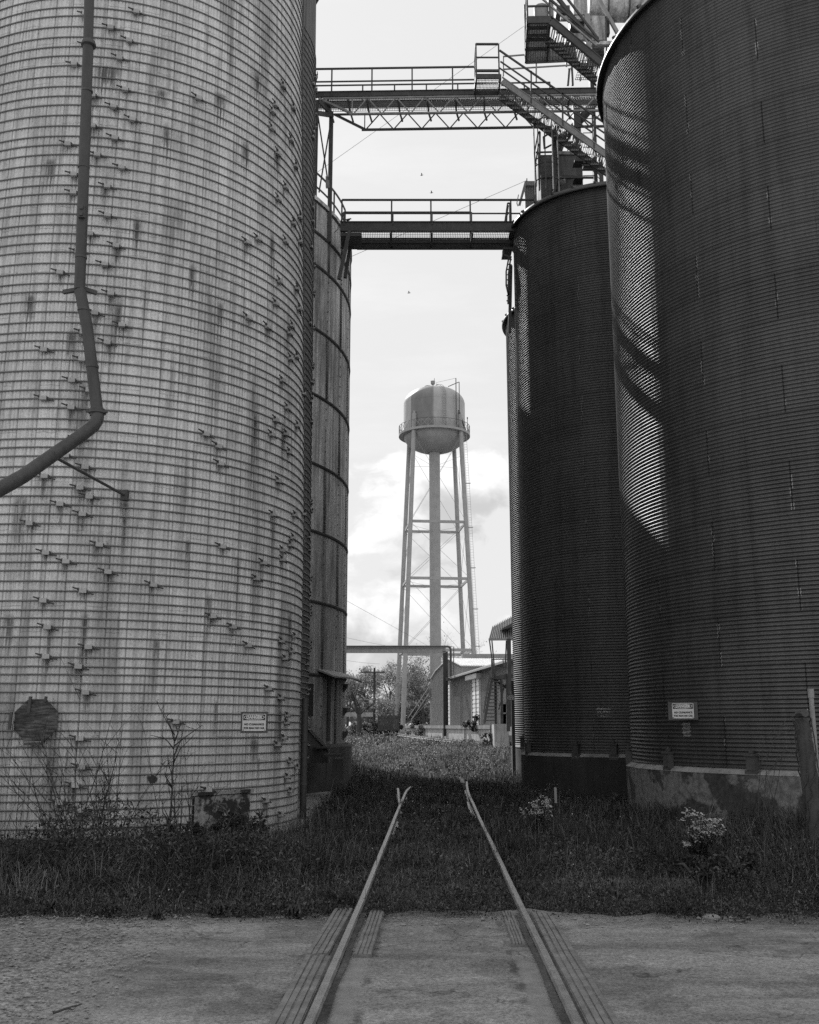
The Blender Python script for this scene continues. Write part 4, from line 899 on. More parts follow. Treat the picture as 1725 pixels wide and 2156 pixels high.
mb = MB(); bars(mb, [(1168, 300), (1210, 299)], .04, 26.5); bars(mb, [(1173, 374), (1250, 374)], .05, 26.4); bars(mb, [(1173, 374), (1167, 405)], .07, 26.4); bars(mb, [(1195, 317), (1208, 300)], .025, 26.6); mb.build('roof_railing', MAT['steel'], cg)
sh = thing('roof_shed', 'small ribbed pale metal shed peeping above the left edge of the middle bin', 'shed', P(1115, 430, 28.6))
mb = MB(); a = P(1107, 460, 28.6); b = P(1130, 390, 28.6); mb.box(((a.x+b.x)/2, 29, (a.z+b.z)/2), (b.x-a.x, .8, b.z-a.z))
for i in range(7): x = a.x+(b.x-a.x)*(i+.5)/7; mb.box((x, 28.59, (a.z+b.z)/2), (.02, .03, b.z-a.z))
mb.build('walls', MAT['siding'], sh)
mb = MB(); ubox(mb, 1106, 381, 1131, 390, 28.5, .9); mb.build('fascia', MAT['steelpale'], sh)
mb = MB(); bars(mb, [(1107, 384), (1094, 432)], .07, 28.5); bars(mb, [(1104, 400), (1096, 428)], .04, 28.7); bars(mb, [(1092, 410), (1088.5, 428), (1091, 434)], .025, 27.8); mb.build('stay', MAT['steelpale'], sh)
mb = MB(); bars(mb, [(1109.5, 381), (1109.5, 376)], .03, 28.5); mb.build('vent_pin', MAT['steel'], sh)
# guy wires
def wire(p, q, r, label, name='guy_wire', cat='wire', sag=0.):
    pts = [Vector(p)+(Vector(q)-Vector(p))*t-Vector((0, 0, sag*4*t*(1-t))) for t in np.linspace(0, 1, 13)]
    mb = MB(); mb.tube(pts, r, 5); tag(mb.build(name, MAT['steel']), label, cat)
wire(P(668, 363, 26.2), P(1180, 1, 26.8), .005, 'thin guy wire climbing from the trestle up to the high landing')
wire(P(738, 541, 30), P(1109, 380, 29.2), .006, 'thin guy wire rising behind the lower catwalk to the roof shed')
# birds
def bird(p, s, yaw, label):
    p = Vector(p); mb = MB(); R = Matrix.Rotation(yaw, 3, 'Z')
    prof = [(-.5, .0, .02), (-.3, .05, .09), (0, .12, .17), (.22, .26, .14), (.32, .36, .09), (.42, .42, .1), (.5, .42, .05), (.6, .4, .01)]
    mb.tube([p+R@Vector((x*s, 0, z*s)) for x, z, r in prof], [r*s for x, z, r in prof], 8); mb.bar(p+R@Vector((0, .04*s, 0)), p+R@Vector((0, .04*s, -.12*s)), .02*s); mb.bar(p+R@Vector((0, -.04*s, 0)), p+R@Vector((0, -.04*s, -.12*s)), .02*s)
    tag(mb.build('bird', MAT['black']), label, 'bird')
bp = P(732.5, 461, 27.0); bird((bp.x, 27.0, zt+.03), .22, .6, 'small dark bird perched on the girder of the lower catwalk')
def flybird(u, v, Y, label):
    p = P(u, v, Y); mb = MB(); s = .22
    mb.tube([p+Vector((-.5*s, 0, 0)), p, p+Vector((.45*s, 0, .02))], [.01, .07*s*1.5, .01], 6)
    for k in (-1, 1): mb.prism([p+Vector((-.15*s, 0, 0)), p+Vector((.15*s, 0, 0)), p+Vector((.05*s, k*.5*s, .35*s)), p+Vector((-.2*s, k*.9*s, .2*s))], Vector((0, 0, .01)))
    tag(mb.build('bird', MAT['black']), label, 'bird')
flybird(888.5, 369, 60, 'bird flying just below the upper truss bridge, a speck in the sky')
flybird(909, 406, 60, 'bird flying just above the rail of the lower catwalk, a speck in the sky')
flybird(861.5, 617, 60, 'bird flying low over the water tower, a speck in the sky')

# ------------------------------------------------------------------ water tower
TC = Vector((2.85, 113, 0)); tw = thing('water_tower', 'tall pale water tower with four legs, central riser and a balcony', 'water tower', (TC.x, TC.y, 1.4))
zc0, zc1, zap = 34.2, 37.85, 39.95; RW = 3.52
def tower_fn(t, b):
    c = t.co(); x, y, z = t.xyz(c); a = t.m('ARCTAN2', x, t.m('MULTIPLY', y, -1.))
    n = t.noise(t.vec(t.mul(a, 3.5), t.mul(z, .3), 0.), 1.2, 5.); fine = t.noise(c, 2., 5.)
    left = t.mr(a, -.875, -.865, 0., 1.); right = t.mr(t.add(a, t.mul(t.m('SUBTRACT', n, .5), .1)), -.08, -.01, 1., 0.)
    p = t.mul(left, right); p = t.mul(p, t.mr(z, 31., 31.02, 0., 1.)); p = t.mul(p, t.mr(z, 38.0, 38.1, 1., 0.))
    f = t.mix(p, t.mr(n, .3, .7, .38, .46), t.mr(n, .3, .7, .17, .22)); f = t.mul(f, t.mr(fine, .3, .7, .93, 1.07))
    seam = t.m('ABSOLUTE', t.m('SUBTRACT', z, 36.35)); f = t.mul(f, t.mr(seam, .01, .03, .8, 1.))
    seam = t.m('ABSOLUTE', t.m('SUBTRACT', z, 34.7)); f = t.mul(f, t.mr(seam, .01, .03, .88, 1.))
    return {'Base Color': f, 'Roughness': .45}
MAT['towertank'] = material('tower_tank_paint', tower_fn)
mb = MB(); prof = [(RW, zc0-.1), (RW, zc1)]+[(RW*math.cos(t), zc1+(zap-zc1)*math.sin(t)) for t in np.linspace(.08, PI/2-.01, 16)]
mb.lathe(prof, TC[:2], 72); mb.build('tank', MAT['towertank'], tw)
mb = MB(); mb.lathe([(.8, zc0-2.0)]+[(RW*math.cos(t), zc0-2.05*math.sin(t)) for t in np.linspace(PI/2-.2, 0, 14)], TC[:2], 64); mb.build('bowl', MAT['tower'], tw)
mb = MB(); mb.lathe([(.62, 1.2), (.62, 26), (.62, zc0-1.9)], TC[:2], 28); mb.build('riser', MAT['tower'], tw)
mb = MB(); mb.lathe([(RW-.02, zc0-.08), (4.05, zc0-.08), (4.08, zc0-.16), (4.08, zc0+.1), (4.03, zc0+.1), (4.03, zc0-.02), (RW-.02, zc0-.02)], TC[:2], 72, smooth=False); mb.build('balcony', MAT['tower'], tw)
rl = MB(); zr = zc0+1.0
rl.tube([(TC.x+4.05*math.cos(a), TC.y+4.05*math.sin(a), zr) for a in np.linspace(0, 2*PI, 73)], .03, 5, cap=False); rl.build('top_rail', MAT['steel'], tw)
n = 32; bt = MB()
for i in range(n):
    a = 2*PI*i/n; b = 2*PI*(i+1)/n; f = lambda a, z: (TC.x+4.05*math.cos(a), TC.y+4.05*math.sin(a), z)
    mb = MB(); mb.bar(f(a, zc0), f(a, zr), .05); mb.build('railing_post', MAT['steelpale'], tw)
    bt.bar(f(a, zc0+.1), f(b, zr), .03); bt.bar(f(b, zc0+.1), f(a, zr), .03)
bt.build('railing_lattice', MAT['tower'], tw)
ex = Vector((.995, .1, 0)); ey = Vector((-.1, .995, 0)); zb0 = 1.2; zl1 = zc0+.2; hb_, ht_ = 3.97, 2.62
def corner(sx, sy, z): k = hb_+(ht_-hb_)*(z-zb0)/(zl1-zb0); return TC+ex*sx*k+ey*sy*k+Vector((0, 0, z))
CR = [(-1, -1), (1, -1), (1, 1), (-1, 1)]
for s in CR:
    mb = MB(); mb.tube([corner(*s, zb0-.3), corner(*s, 12), corner(*s, zl1+1.6)], .25, 14); mb.build('leg', MAT['tower'], tw)
lv = [zb0, 9.6, 17.3, 23.6, zl1-.8]
for z in lv[1:4]:
    for i in range(4):
        mb = MB(); mb.bar(corner(*CR[i], z), corner(*CR[(i+1) % 4], z), .12, .3); mb.build('strut', MAT['tower'], tw)
for k in range(4):
    for i in range(4):
        a, b = CR[i], CR[(i+1) % 4]
        for (p, q) in ((a, b), (b, a)): mb = MB(); mb.tube([corner(*p, lv[k]+.15), corner(*q, lv[k+1]-.1)], .018, 5); mb.build('tie_rod', MAT['tower'], tw)
for z in (lv[1], lv[2], lv[3], zl1-3.2):
    for s in CR: mb = MB(); mb.tube([corner(*s, z-.4 if z < 25 else z), TC+Vector((s[0]*.5, s[1]*.4, z-.5))], .015, 5); mb.build('riser_rod', MAT['tower'], tw)
# ladders
mb = MB(); fr_ = (1, -1); q0 = Vector((.3, -.05, 0))
for dx in (0, .32): mb.bar(corner(*fr_, 8)+q0+Vector((dx, 0, 0)), corner(*fr_, zl1)+q0+Vector((dx, 0, 0)), .03)
for i in range(86): z = 8.2+i*.3; c = corner(*fr_, z)+q0; mb.bar(c, c+Vector((.32, 0, 0)), .02)
for z in (10, 14, 18.5, 23, 28): c = corner(*fr_, z)+q0; mb.bar(c-Vector((.3, 0, 0)), c+Vector((.45, 0, 0)), .09)
mb.build('leg_ladder', MAT['tower'], tw)
mb = MB(); a0 = math.radians(-90+17)
def tp(a, z, off=.12):
    r = RW if z < zc1 else RW*math.sqrt(max(0, 1-((z-zc1)/(zap-zc1))**2)); return Vector((TC.x+(r+off)*math.cos(a), TC.y+(r+off)*math.sin(a), z+(off if z > zc1 else 0)))
zz = list(np.linspace(zc0, zc1, 4))+list(zc1+(zap-zc1)*np.sin(np.linspace(.15, 1.45, 9)))
for da in (-.055, .055):
    for p, q in zip(zz[:-1], zz[1:]): mb.bar(tp(a0+da, p), tp(a0+da, q), .045)
for i in range(16): z = zc0+.2+i*.3; mb.bar(tp(a0-.055, z), tp(a0+.055, z), .035)
mb.build('tank_ladder', MAT['tower'], tw)
mb = MB(); a1 = math.radians(-90+40)
mb.tube([tp(a1, zc0, .2), tp(a1, zc1, .2), tp(a1, zc1, .2)+Vector((0, 0, 2.3))], .05, 8); mb.build('level_pipe', MAT['steel'], tw)
mb = MB(); a2 = math.radians(-90+48); g = tp(a2, 36.2, .2); mb.tube([tp(math.radians(-90+34), zap-.7, .1), g+Vector((-.1, -.1, 3.55)), g+Vector((0, -.1, 3.6)), g], .045, 6); e = tp(math.radians(-90+66), zc0+.15, .35); mb.tube([g, e], .07, 6); mb.tube([g+Vector((-.1, 0, .3)), e+Vector((-.2, 0, .2))], .05, 6); mb.build('overflow_pipe', MAT['steel'], tw)
mb = MB(); mb.bar(tp(math.radians(-90+12), zap-.1, .0), tp(math.radians(-90+12), zap-.1, .0)+Vector((0, 0, .4)), .03); mb.bar(tp(math.radians(-90+12), zap-.1, .0)+Vector((0, 0, .4)), tp(a1, zc1, .2)+Vector((0, 0, 2.3)), .025); mb.build('stay_wire', MAT['tower'], tw)
mb = MB(); mb.lathe([(.12, zap-.1), (.12, zap+.35), (.24, zap+.4), (.26, zap+.75), (.2, zap+.78), (.05, zap+.8)], (TC.x-.15, TC.y-.2), 16); mb.box((TC.x+.02, TC.y-.2, zap+.95), (.06, .06, .3)); mb.build('vent', MAT['steelpale'], tw)
mb = MB(); mb.lathe([(.45, zap-.12), (.5, zap+.06), (0, zap+.12)], (TC.x-.65, TC.y-.3), 16); mb.build('hatch', MAT['steel'], tw)
for (s, dx) in ((-1, 0), (1, .0)):
    c = corner(s, -1, zl1+1.2); mb = MB(); mb.tube([c, c+Vector((0, 0, .7))], .13, 8); mb.build('leg_cap', MAT['tower'], tw)
mb = MB(); p = tp(math.radians(-90+72), zc0, .4); mb.bar(p, p+Vector((0, 0, 1.8)), .06); mb.box(p+Vector((0, 0, 1.75)), (.12, .12, .2)); mb.build('beacon_post', MAT['steel'], tw)
# ------------------------------------------------------------------ warehouse and loading dock (lines receding along the track)
WD = Vector((-.112, .9937, 0)); WN = Vector((-.9937, -.112, 0))     # along the wall, outward normal
def wl(d, off=0., z=0.):              # point on the wall line at forward distance d
    return Vector((3.6-.112*(d-90), d, z))+WN*off
ZD = 1.74
wh = thing('warehouse', 'ribbed metal warehouse with pale roofs and white roller doors behind the loading dock', 'warehouse', (8, 84, ZD))
# tall gabled block, its end wall towards the track
E1 = Vector((.9937, .112, 0))
prof = [(84, ZD-.6), (84, 6.45), (91, 7.42), (95.2, 7.1), (99, 6.78), (102.5, 6.2), (102.5, ZD-.6)]
mb = MB(); mb.prism([wl(d, 0, z) for d, z in prof], E1*16); mb.build('gable_wall', MAT['siding'], wh)
mb = MB()
for (d0, z0, d1, z1) in ((83.6, 6.42, 91, 7.46), (91, 7.46, 95.2, 7.14), (95.2, 7.14, 99, 6.82), (99, 6.82, 102.8, 6.22)):
    a, b = wl(d0, .15, z0), wl(d1, .15, z1); mb.prism([a, b, b+Vector((0, 0, .07)), a+Vector((0, 0, .07))], E1*16.4)
mb.build('roof', MAT['roofw'], wh)
mb = MB(); n = 80
for i in range(n): p = wl(83.62, .1, 6.5)+E1*(i*.2); q = wl(91, .1, 7.54)+E1*(i*.2); mb.bar(p, q, .05, .04)
mb.build('roof_ribs', MAT['roofw'], wh)
mb = MB()
for d in np.arange(84.2, 102.4, .3): zt_ = np.interp(d, [p[0] for p in prof[1:6]], [p[1] for p in prof[1:6]]); mb.bar(wl(d, .012, ZD), wl(d, .012, zt_-.02), .05, .03, up=WN)
mb.build('wall_ribs', MAT['siding'], wh)
mb = MB(); a = wl(93, 0, 7.4)+E1*1.6; mb.box(a+E1*2.2+Vector((0, 0, .25)), (4.6, 1.6, .75)); mb.build('ridge_vent', MAT['siding'], wh)
mb = MB(); mb.bar(wl(84, -.5, ZD)+Vector((0, -.03, 2.0)), wl(84, -.5, ZD)+E1*12+Vector((0, -.03, 2.0)), .05, 4.6); mb.build('front_panel', MAT['steelpale'], wh)
# low block in front of it along the dock
O = .6
def la(d, z): return wl(d, O, z)
mb = MB(); ze = 5.5
mb.prism([la(60, ZD-.6), la(60, ze), la(86.2, ze), la(86.2, ZD-.6)], E1*.55); mb.build('wall', MAT['siding'], wh)
mb = MB()
for d in np.arange(60.2, 86.2, .26): mb.bar(wl(d, O+.012, ZD), wl(d, O+.012, ze-.1), .045, .03, up=WN)
mb.build('wall_ribs', MAT['siding'], wh)
mb = MB(); a, b = wl(59.5, O+.55, ze-.05), wl(86.6, O+.55, ze-.05); mb.prism([a, b, b+E1*8+Vector((0, 0, 1.0)), a+E1*8+Vector((0, 0, 1.0))], (0, 0, .08)); mb.build('eave_roof', MAT['roofw'], wh)
mb = MB(); mb.bar(wl(59.5, O+.56, ze-.08), wl(86.6, O+.56, ze-.08), .05, .12); mb.build('gutter', MAT['steelpale'], wh)
def roller(d0, d1, zt_, off):
    dr = MB(); dr.prism([wl(d0, off, ZD), wl(d0, off, zt_), wl(d1, off, zt_), wl(d1, off, ZD)], WN*.05)
    k = int((zt_-ZD)/.28)
    for i in range(k): z = ZD+(i+.5)*(zt_-ZD)/k; dr.prism([wl(d0+.05, off+.05, z-.1), wl(d0+.05, off+.05, z+.1), wl(d1-.05, off+.05, z+.1), wl(d1-.05, off+.05, z-.1)], WN*.045)
    o = dr.build('roller_door', MAT['doorw'], wh)
    tr_ = MB(); dm = (d0+d1)/2
    for dd in (dm-.12, d1-.03, d0+.03): tr_.bar(wl(dd, off+.11, ZD), wl(dd, off+.11, zt_), .07, .05, up=WN)
    tr_.build('track', MAT['steel'], o); return o
roller(72.4, 75.5, 5.0, O+.0); roller(86.3, 89.9, 5.05, O-.03)
mb = MB(); mb.bar(wl(72, O+.2, 5.12), wl(76.6, O+.2, 5.12), .4, .32); mb.build('door_hood', MAT['roofw'], wh)
for d in (86.25, 72.3, 75.7): mb = MB(); mb.bar(wl(d, O+.06, ZD), wl(d, O+.06, 5.3), .12, .1, up=WN); mb.build('corner_trim', MAT['roofw'], wh)
# dock
def dk(d, z, off=0.): return Vector((5.2-.177*(d-70)-off, d, z))
dock = thing('loading_dock', 'stained pale concrete loading dock in front of the warehouse', 'loading dock', dk(80, .9))
mb = MB(); mb.prism([dk(69, .3), dk(101, .9), dk(101, .9)+Vector((9, 0, 0)), dk(69, .3)+Vector((4, 0, 0))], (0, 0, 0.001)); 
mb = MB(); vs = [dk(69, .3), dk(101, .8), Vector((14, 103, .8)), Vector((14, 69, .3))]; k = [Vector((p.x, p.y, ZD-.26)) for p in vs]; mb.add(vs+k, [(0,1,5,4),(1,2,6,5),(2,3,7,6),(3,0,4,7),(4,5,6,7),(3,2,1,0)]); mb.build('face', MAT['dockface'] if 'dockface' in MAT else MAT['conc2'], dock)
mb = MB(); vs = [dk(68.8, ZD-.255, .12), dk(101, ZD-.255, .12), Vector((14.1, 103, ZD-.255)), Vector((14.1, 68.8, ZD-.255))]; mb.prism(list(reversed(vs)), (0, 0, .25)); mb.build('slab', MAT['conc'], dock)
for d in (69.1, 76.5, 84, 92): mb = MB(); mb.bar(dk(d, .35, .04), dk(d, ZD-.26, .04), .3, .1, up=(1, 0, 0)); mb.build('pilaster', MAT['conc2'], dock)
cb = thing('concrete_block', 'square pale concrete pier right of the loading dock below the stair', 'pier', P(1056, 1540, 60)); a = P(1041, 1551, 60); b = P(1071, 1525, 60); mb = MB(); mb.box(((a.x+b.x)/2, 60.8, (b.z+.2)/2), (b.x-a.x, 1.6, b.z-.2)); mb.build('block', MAT['conc2'], cb)

# timber and steel stair tower with awnings beside the farthest bin
stt = thing('stair_shed', 'rickety loading stair with posts, ladder treads and sloping tin awnings beside the farthest bin', 'stair', P(1055, 1500, 58))
Y = 57.5
def awn(name, pts, dep, th, mat):
    mb = MB(); q = [P(u, v, Y) for u, v in pts]; mb.prism(q, (0, dep, .0)); mb.build(name, MAT[mat], stt)
mb = MB(); a0_, b0_ = P(1029, 1347, Y), P(1036, 1338, Y+2.2)
e0, e1 = P(1029, 1346.5, Y), P(1085, 1346, Y); f0, f1 = P(1037, 1338, Y+1.5)+Vector((0, 0, .5)), P(1085, 1326, Y+2.5)+Vector((0, 0, .9))
corr_sheet(mb, e0, e1, f1, f0, 14, .06); mb.build('awning', MAT['steelpale'], stt)
mb = MB(); mb.bar(e0, e1, .08, .12); mb.build('awning_edge', MAT['steelpale'], stt)
awn('top_roof', [(1057, 1323), (1086, 1308), (1086, 1317), (1058, 1326)], 2, .1, 'steel')
awn('low_roof', [(1036, 1425), (1071, 1418), (1090, 1419), (1090, 1424), (1042, 1432)], 1.6, .1, 'steel')
for (u0, v0, u1, v1, w) in ((1031, 1349, 1041, 1425, .07), (1036, 1349, 1043, 1425, .07), (1066.5, 1349, 1064, 1405, .07), (1071.5, 1345, 1074, 1530, .22), (1043, 1430, 1044, 1524, .14), (1056, 1428, 1057, 1524, .14), (1070, 1428, 1070.5, 1540, .2), (1036, 1390, 1037, 1432, .1)):
    mb = MB(); mb.bar(P(u0, v0, Y), P(u1, v1, Y), w); mb.build('post', MAT['wood' if w > .1 else 'steel'], stt)
for (u0, v0, u1, v1, w) in ((1044, 1433, 1070, 1450, .12), (1060, 1447, 1070, 1438, .08), (1062, 1445, 1050, 1495, .06)): mb = MB(); mb.bar(P(u0, v0, Y+.3), P(u1, v1, Y+.3), w); mb.build('brace', MAT['wood'], stt)
for v in (1482, 1503): mb = MB(); mb.bar(P(1043, v, Y), P(1074, v-2, Y), .08); mb.build('guard_rail', MAT['steelpale'], stt)
mb = MB(); mb.bar(P(1034, 1388.5, Y), P(1078, 1388, Y), .05); mb.bar(P(1059, 1388, Y), P(1061, 1404, Y), .05); mb.bar(P(1036, 1405, Y), P(1075, 1406, Y), .04); mb.build('upper_rail', MAT['steel'], stt)
for q in (((1037, 1425), (1020, 1523)), ((1033, 1412), (1024, 1470)), ((1030, 1425), (1019, 1500))): mb = MB(); mb.bar(P(*q[0], Y-.2), P(*q[1], Y-.6), .1 if q[0][0] == 1037 else .06); mb.build('stringer', MAT['steel'], stt)
for i in range(13): v = 1428+i*7.4; t = (v-1425)/98; mb = MB(); mb.bar(P(1037-17*t+1, v, Y-.2), P(1055-14*t, v, Y-.2), .22, .05); mb.build('tread', MAT['steel'], stt)
mb = MB()
for u in (1059, 1063, 1066.5): mb.bar(P(u, 1480, Y+1), P(u-1, 1524, Y+1), .3, .05, up=(0, 1, 0))
mb.build('boards', MAT['siding'], stt)

# pipe gantry over the track
gn = thing('pipe_gantry', 'steel beam and pipe carried across the track on a dark post above the dock', 'pipe gantry', P(937, 1520, 83))
Y = 83; L0 = P(640, 1369, Y); R0 = P(936, 1369, Y); zg = R0.z
mb = MB(); girder(mb, (L0.x, Y, zg+.2), (R0.x+.1, Y, zg+.2), .42, .3, .04); mb.build('beam', MAT['steelpale'], gn)
mb = MB(); mb.bar((R0.x, Y, .9), (R0.x, Y, zg-.1), .24, .24); mb.build('post', MAT['black'], gn)
mb = MB(); mb.bar((R0.x+.18, Y+.1, 1.6), (R0.x+.18, Y+.1, zg-.1), .2, .2); mb.build('pale_post', MAT['wood'], gn)
zt_ = P(862, 1361.5, Y).z
mb = MB(); mb.tube([(L0.x, Y-.1, zt_), (R0.x+.25, Y-.1, zt_), (R0.x+.42, Y-.1, zt_-.05), (R0.x+.5, Y-.1, zt_-.2), (R0.x+.5, Y-.1, P(862, 1431, Y).z)], .09, 8); mb.build('pipe', MAT['pipe'], gn)
mb = MB(); mb.tube([(R0.x+.3, Y-.2, zt_), (R0.x+.75, Y-.2, zt_-.02), (R0.x+.7, Y-.2, P(862, 1428, Y).z)], .04, 6); q = P(944, 1430, Y); mb.box(q, (.4, .3, .25)); mb.build('conduit', MAT['steel'], gn)
for u in (745, 790, 842, 900): x = P(u, 1362, Y).x; mb = MB(); mb.box((x, Y, zg+.26), (.1, .2, .16)); mb.build('pipe_clip', MAT['steel'], gn)

# ------------------------------------------------------------------ trees, bushes, poles far behind
LEAFB = {}
def tree(base, H, seed, leaves, label, mat='leaftree', spread=1., depth=6, lean=0., group='trees beyond the yard', name='tree', trunk_r=None, leaf_s=.16, low=.25, fork=3):
    rn = random.Random(seed); base = Vector(base); root = thing(name, label, 'tree', base, group); mb = MB(); tips = []
    def grow(p, d, L, r, k):
        seg = 4; pts = [p]; rs = [r]; dd = d.copy()
        for i in range(seg):
            dd = (dd+Vector((rn.uniform(-1, 1), rn.uniform(-1, 1), rn.uniform(-.5, .8)))*.16).normalized(); pts.append(pts[-1]+dd*L/seg); rs.append(r*(1-.42*(i+1)/seg))
        mb.tube(pts, rs, 7 if k < 2 else (5 if k < 4 else 3), cap=False)
        if k >= 2: tips.extend(pts[2:])
        if k >= depth: return
        for c in range(fork if k else fork+1):
            t = rn.uniform(.35, 1.) if k else rn.uniform(low, 1.); q = pts[min(seg, int(t*seg+.5))]
            ax = Vector((rn.uniform(-1, 1), rn.uniform(-1, 1), rn.uniform(-.2, .7))).normalized(); nd = (dd*.75+ax*spread).normalized()
            if nd.z < -.1: nd.z *= -.5
            grow(q, nd, L*rn.uniform(.5, .8), rs[-1]*rn.uniform(.6, .9), k+1)
    tr_ = trunk_r or H*.02
    grow(base-Vector((0, 0, .2)), Vector((lean, 0, 1)).normalized(), H*.42, tr_, 0)
    top = max(v[2] for v in mb.v)-base.z; sc_ = H/max(top, .1)
    mb.v = [((x-base.x)*sc_+base.x, (y-base.y)*sc_+base.y, (z-base.z)*sc_+base.z) for x, y, z in mb.v]; tips = [base+(t-base)*sc_ for t in tips]
    mb.build('trunk', MAT['bark'], root, 0)
    if leaves:
        r2 = np.random.default_rng(seed); n = leaves; idx = r2.integers(0, len(tips), n); C = np.array([tuple(t) for t in tips])[idx]+r2.normal(0, H*.028, (n, 3))
        leaf_obj(C-np.array(tuple(base)), leaf_s*r2.uniform(.5, 1.3, n), r2, 'crown', mat, root)
    return root
def leaf_arrays(C, S, r2, asp=.55):
    n = len(C); a = r2.normal(size=(n, 3)); a /= np.linalg.norm(a, axis=1)[:, None]; b = r2.normal(size=(n, 3)); b -= a*(a*b).sum(1)[:, None]; b /= np.linalg.norm(b, axis=1)[:, None]
    S = S[:, None]; V = np.stack([C-a*S, C+b*S*asp, C+a*S, C-b*S*asp], 1).reshape(-1, 3); return V, np.arange(4*n).reshape(-1, 4)
def leaf_obj(C, S, r2, name, mat, parent=None, kind=None, asp=.55):
    V, Q = leaf_arrays(C, S, r2, asp); return finish(name, np_mesh(name, V, Q), MAT[mat], parent, 0, kind)
def bushball(base, w, h, n, seed, label, mat, leaf_s=.12, name='bush', group='bushes beyond the yard', cat='bush'):
    base = Vector(base); r2 = np.random.default_rng(seed); rn = random.Random(seed); root = thing(name, label, cat, base, group)
    k = 14; cen = np.stack([r2.normal(0, w*.28, k), r2.normal(0, w*.25, k), h*r2.uniform(.15, .85, k)], -1); rad = r2.uniform(.12, .3, k)*min(w, h)
    idx = r2.integers(0, k, n); d = r2.normal(size=(n, 3)); d /= np.linalg.norm(d, axis=1)[:, None]; C = cen[idx]+d*(rad[idx]*r2.uniform(.5, 1.1, n))[:, None]; C[:, 2] = np.abs(C[:, 2])
    leaf_obj(C, leaf_s*r2.uniform(.5, 1.3, n), r2, 'crown', mat, root)
    mb = MB()
    for i in range(k): mb.tube([base, base+Vector(cen[i])*.6+Vector((0, 0, .1)), base+Vector(cen[i])], .02+.008*w, 4, r2=.01)
    mb.build('stems', MAT['bark'], root, 0); return root
def gp(u, Y): p = P(u, 1528, Y); return Vector((p.x, Y, gzf(0, Y)))
tree(gp(757, 92), 5.6, 5, 260, 'bare crooked dark tree left of the water tower legs', spread=1.0, depth=5, lean=-.12, leaf_s=.06, trunk_r=.24, low=.45)
tree(gp(730, 135), 8.5, 15, 4200, 'leafy tree at the left edge of the gap behind the bare crooked tree', spread=.9, leaf_s=.1)
tree(gp(820, 128), 8.6, 8, 4600, 'spreading dark tree directly left of the tower riser', spread=1.05, leaf_s=.085)
tree(gp(872, 122), 10.2, 9, 1000, 'tall thinly leaved tree behind the tower riser', spread=.8, leaf_s=.13)
tree(gp(893, 112), 8.0, 29, 4600, 'dark bushy tree beside the left wall of the warehouse', spread=.9, leaf_s=.085)
tree(gp(960, 128), 13.0, 10, 300, 'bare upright tree rising behind the warehouse roof between the tower legs', spread=.65, leaf_s=.1, depth=6, fork=3)
tree(gp(1008, 135), 12.5, 12, 120, 'bare twiggy tree behind the right leg of the water tower', spread=.8, leaf_s=.1, depth=5)
tree(gp(775, 150), 9.0, 17, 5200, 'rounded leafy tree behind the utility pole', spread=1., leaf_s=.13)
tree(gp(848, 150), 9.5, 18, 5200, 'leafy tree in the back row left of the riser', spread=1., leaf_s=.13)
tree(gp(1040, 150), 7, 19, 2200, 'leafy tree hidden low behind the warehouse ridge', spread=1., leaf_s=.13)
bushball(gp(829, 119), 5.0, 4.4, 5200, 31, 'pale feathery bush glowing in the sun left of the tower legs', 'leaflite', .12)
bushball(gp(740, 97), 3.4, 1.3, 2200, 32, 'pale leafy bush at the foot of the bare crooked tree', 'leaflite', .11)
bushball(gp(782, 99), 3.0, 1.2, 2200, 33, 'dark low bush right of the bare crooked tree', 'leaf', .11)
bushball(gp(880, 118), 5.0, 4.4, 4200, 34, 'large dark glossy bush behind the leg brace of the tower', 'leaftree', .14)
bushball(gp(812, 96), 2.4, 1.0, 1800, 35, 'mid grey bush in front of the left tower legs', 'leaf', .1)
bushball(gp(893, 93), 4.2, 1.1, 2000, 36, 'low weedy bush growing on the end of the loading dock', 'leaflite', .09)
bushball(dk(73, 1.0, .25)+Vector((0, -.2, .3)), .9, 1.3, 420, 37, 'dark weeds hanging over the edge of the loading dock', 'leaf', .09)
bushball(gp(1030, 62), 1.4, .95, 500, 38, 'dark shrub in the shadow at the right end of the dock', 'leaf', .09)
r2 = np.random.default_rng(77); n = 16000; X = r2.uniform(-60, 60, n); Yw = r2.uniform(175, 235, n); Hh = 7.0+2.0*np.sin(X*.21)+1.4*np.sin(X*.53+1)+r2.normal(0, .5, n); Zw = 1.4+Hh*np.sqrt(r2.uniform(0, 1, n))
leaf_obj(np.stack([X, Yw, Zw], -1), r2.uniform(.4, .9, n), r2, 'woods', 'leaftree', None, 'stuff', .8)
# utility pole, wires, low fence line
up = thing('utility_pole', 'wooden utility pole with a crossarm standing among the trees', 'utility pole', gp(788, 118)); b = gp(788, 118); t = P(788.5, 1406, 118)
mb = MB(); mb.tube([b, (b.x, b.y, t.z)], .17, 10, r2=.12); mb.build('shaft', MAT['bark'], up)
mb = MB(); mb.bar((b.x-1.6, b.y-.15, t.z-.5), (b.x+1.2, b.y-.15, t.z-.5), .14, .14); mb.build('crossarm', MAT['bark'], up)
for dx in (-1.5, -.7, .5, 1.1): mb = MB(); mb.tube([(b.x+dx, b.y-.15, t.z-.43), (b.x+dx, b.y-.15, t.z-.2)], .06, 6); mb.build('insulator', MAT['steelpale'], up)
wire(P(700, 1248, 62), P(905, 1362, 112), .01, 'topmost thin power line slanting down behind the tower legs', 'power_line', 'power line')
wire(P(690, 1333, 95), P(905, 1372, 118), .011, 'middle thin power line crossing just above the gantry beam', 'power_line', 'power line', .2)
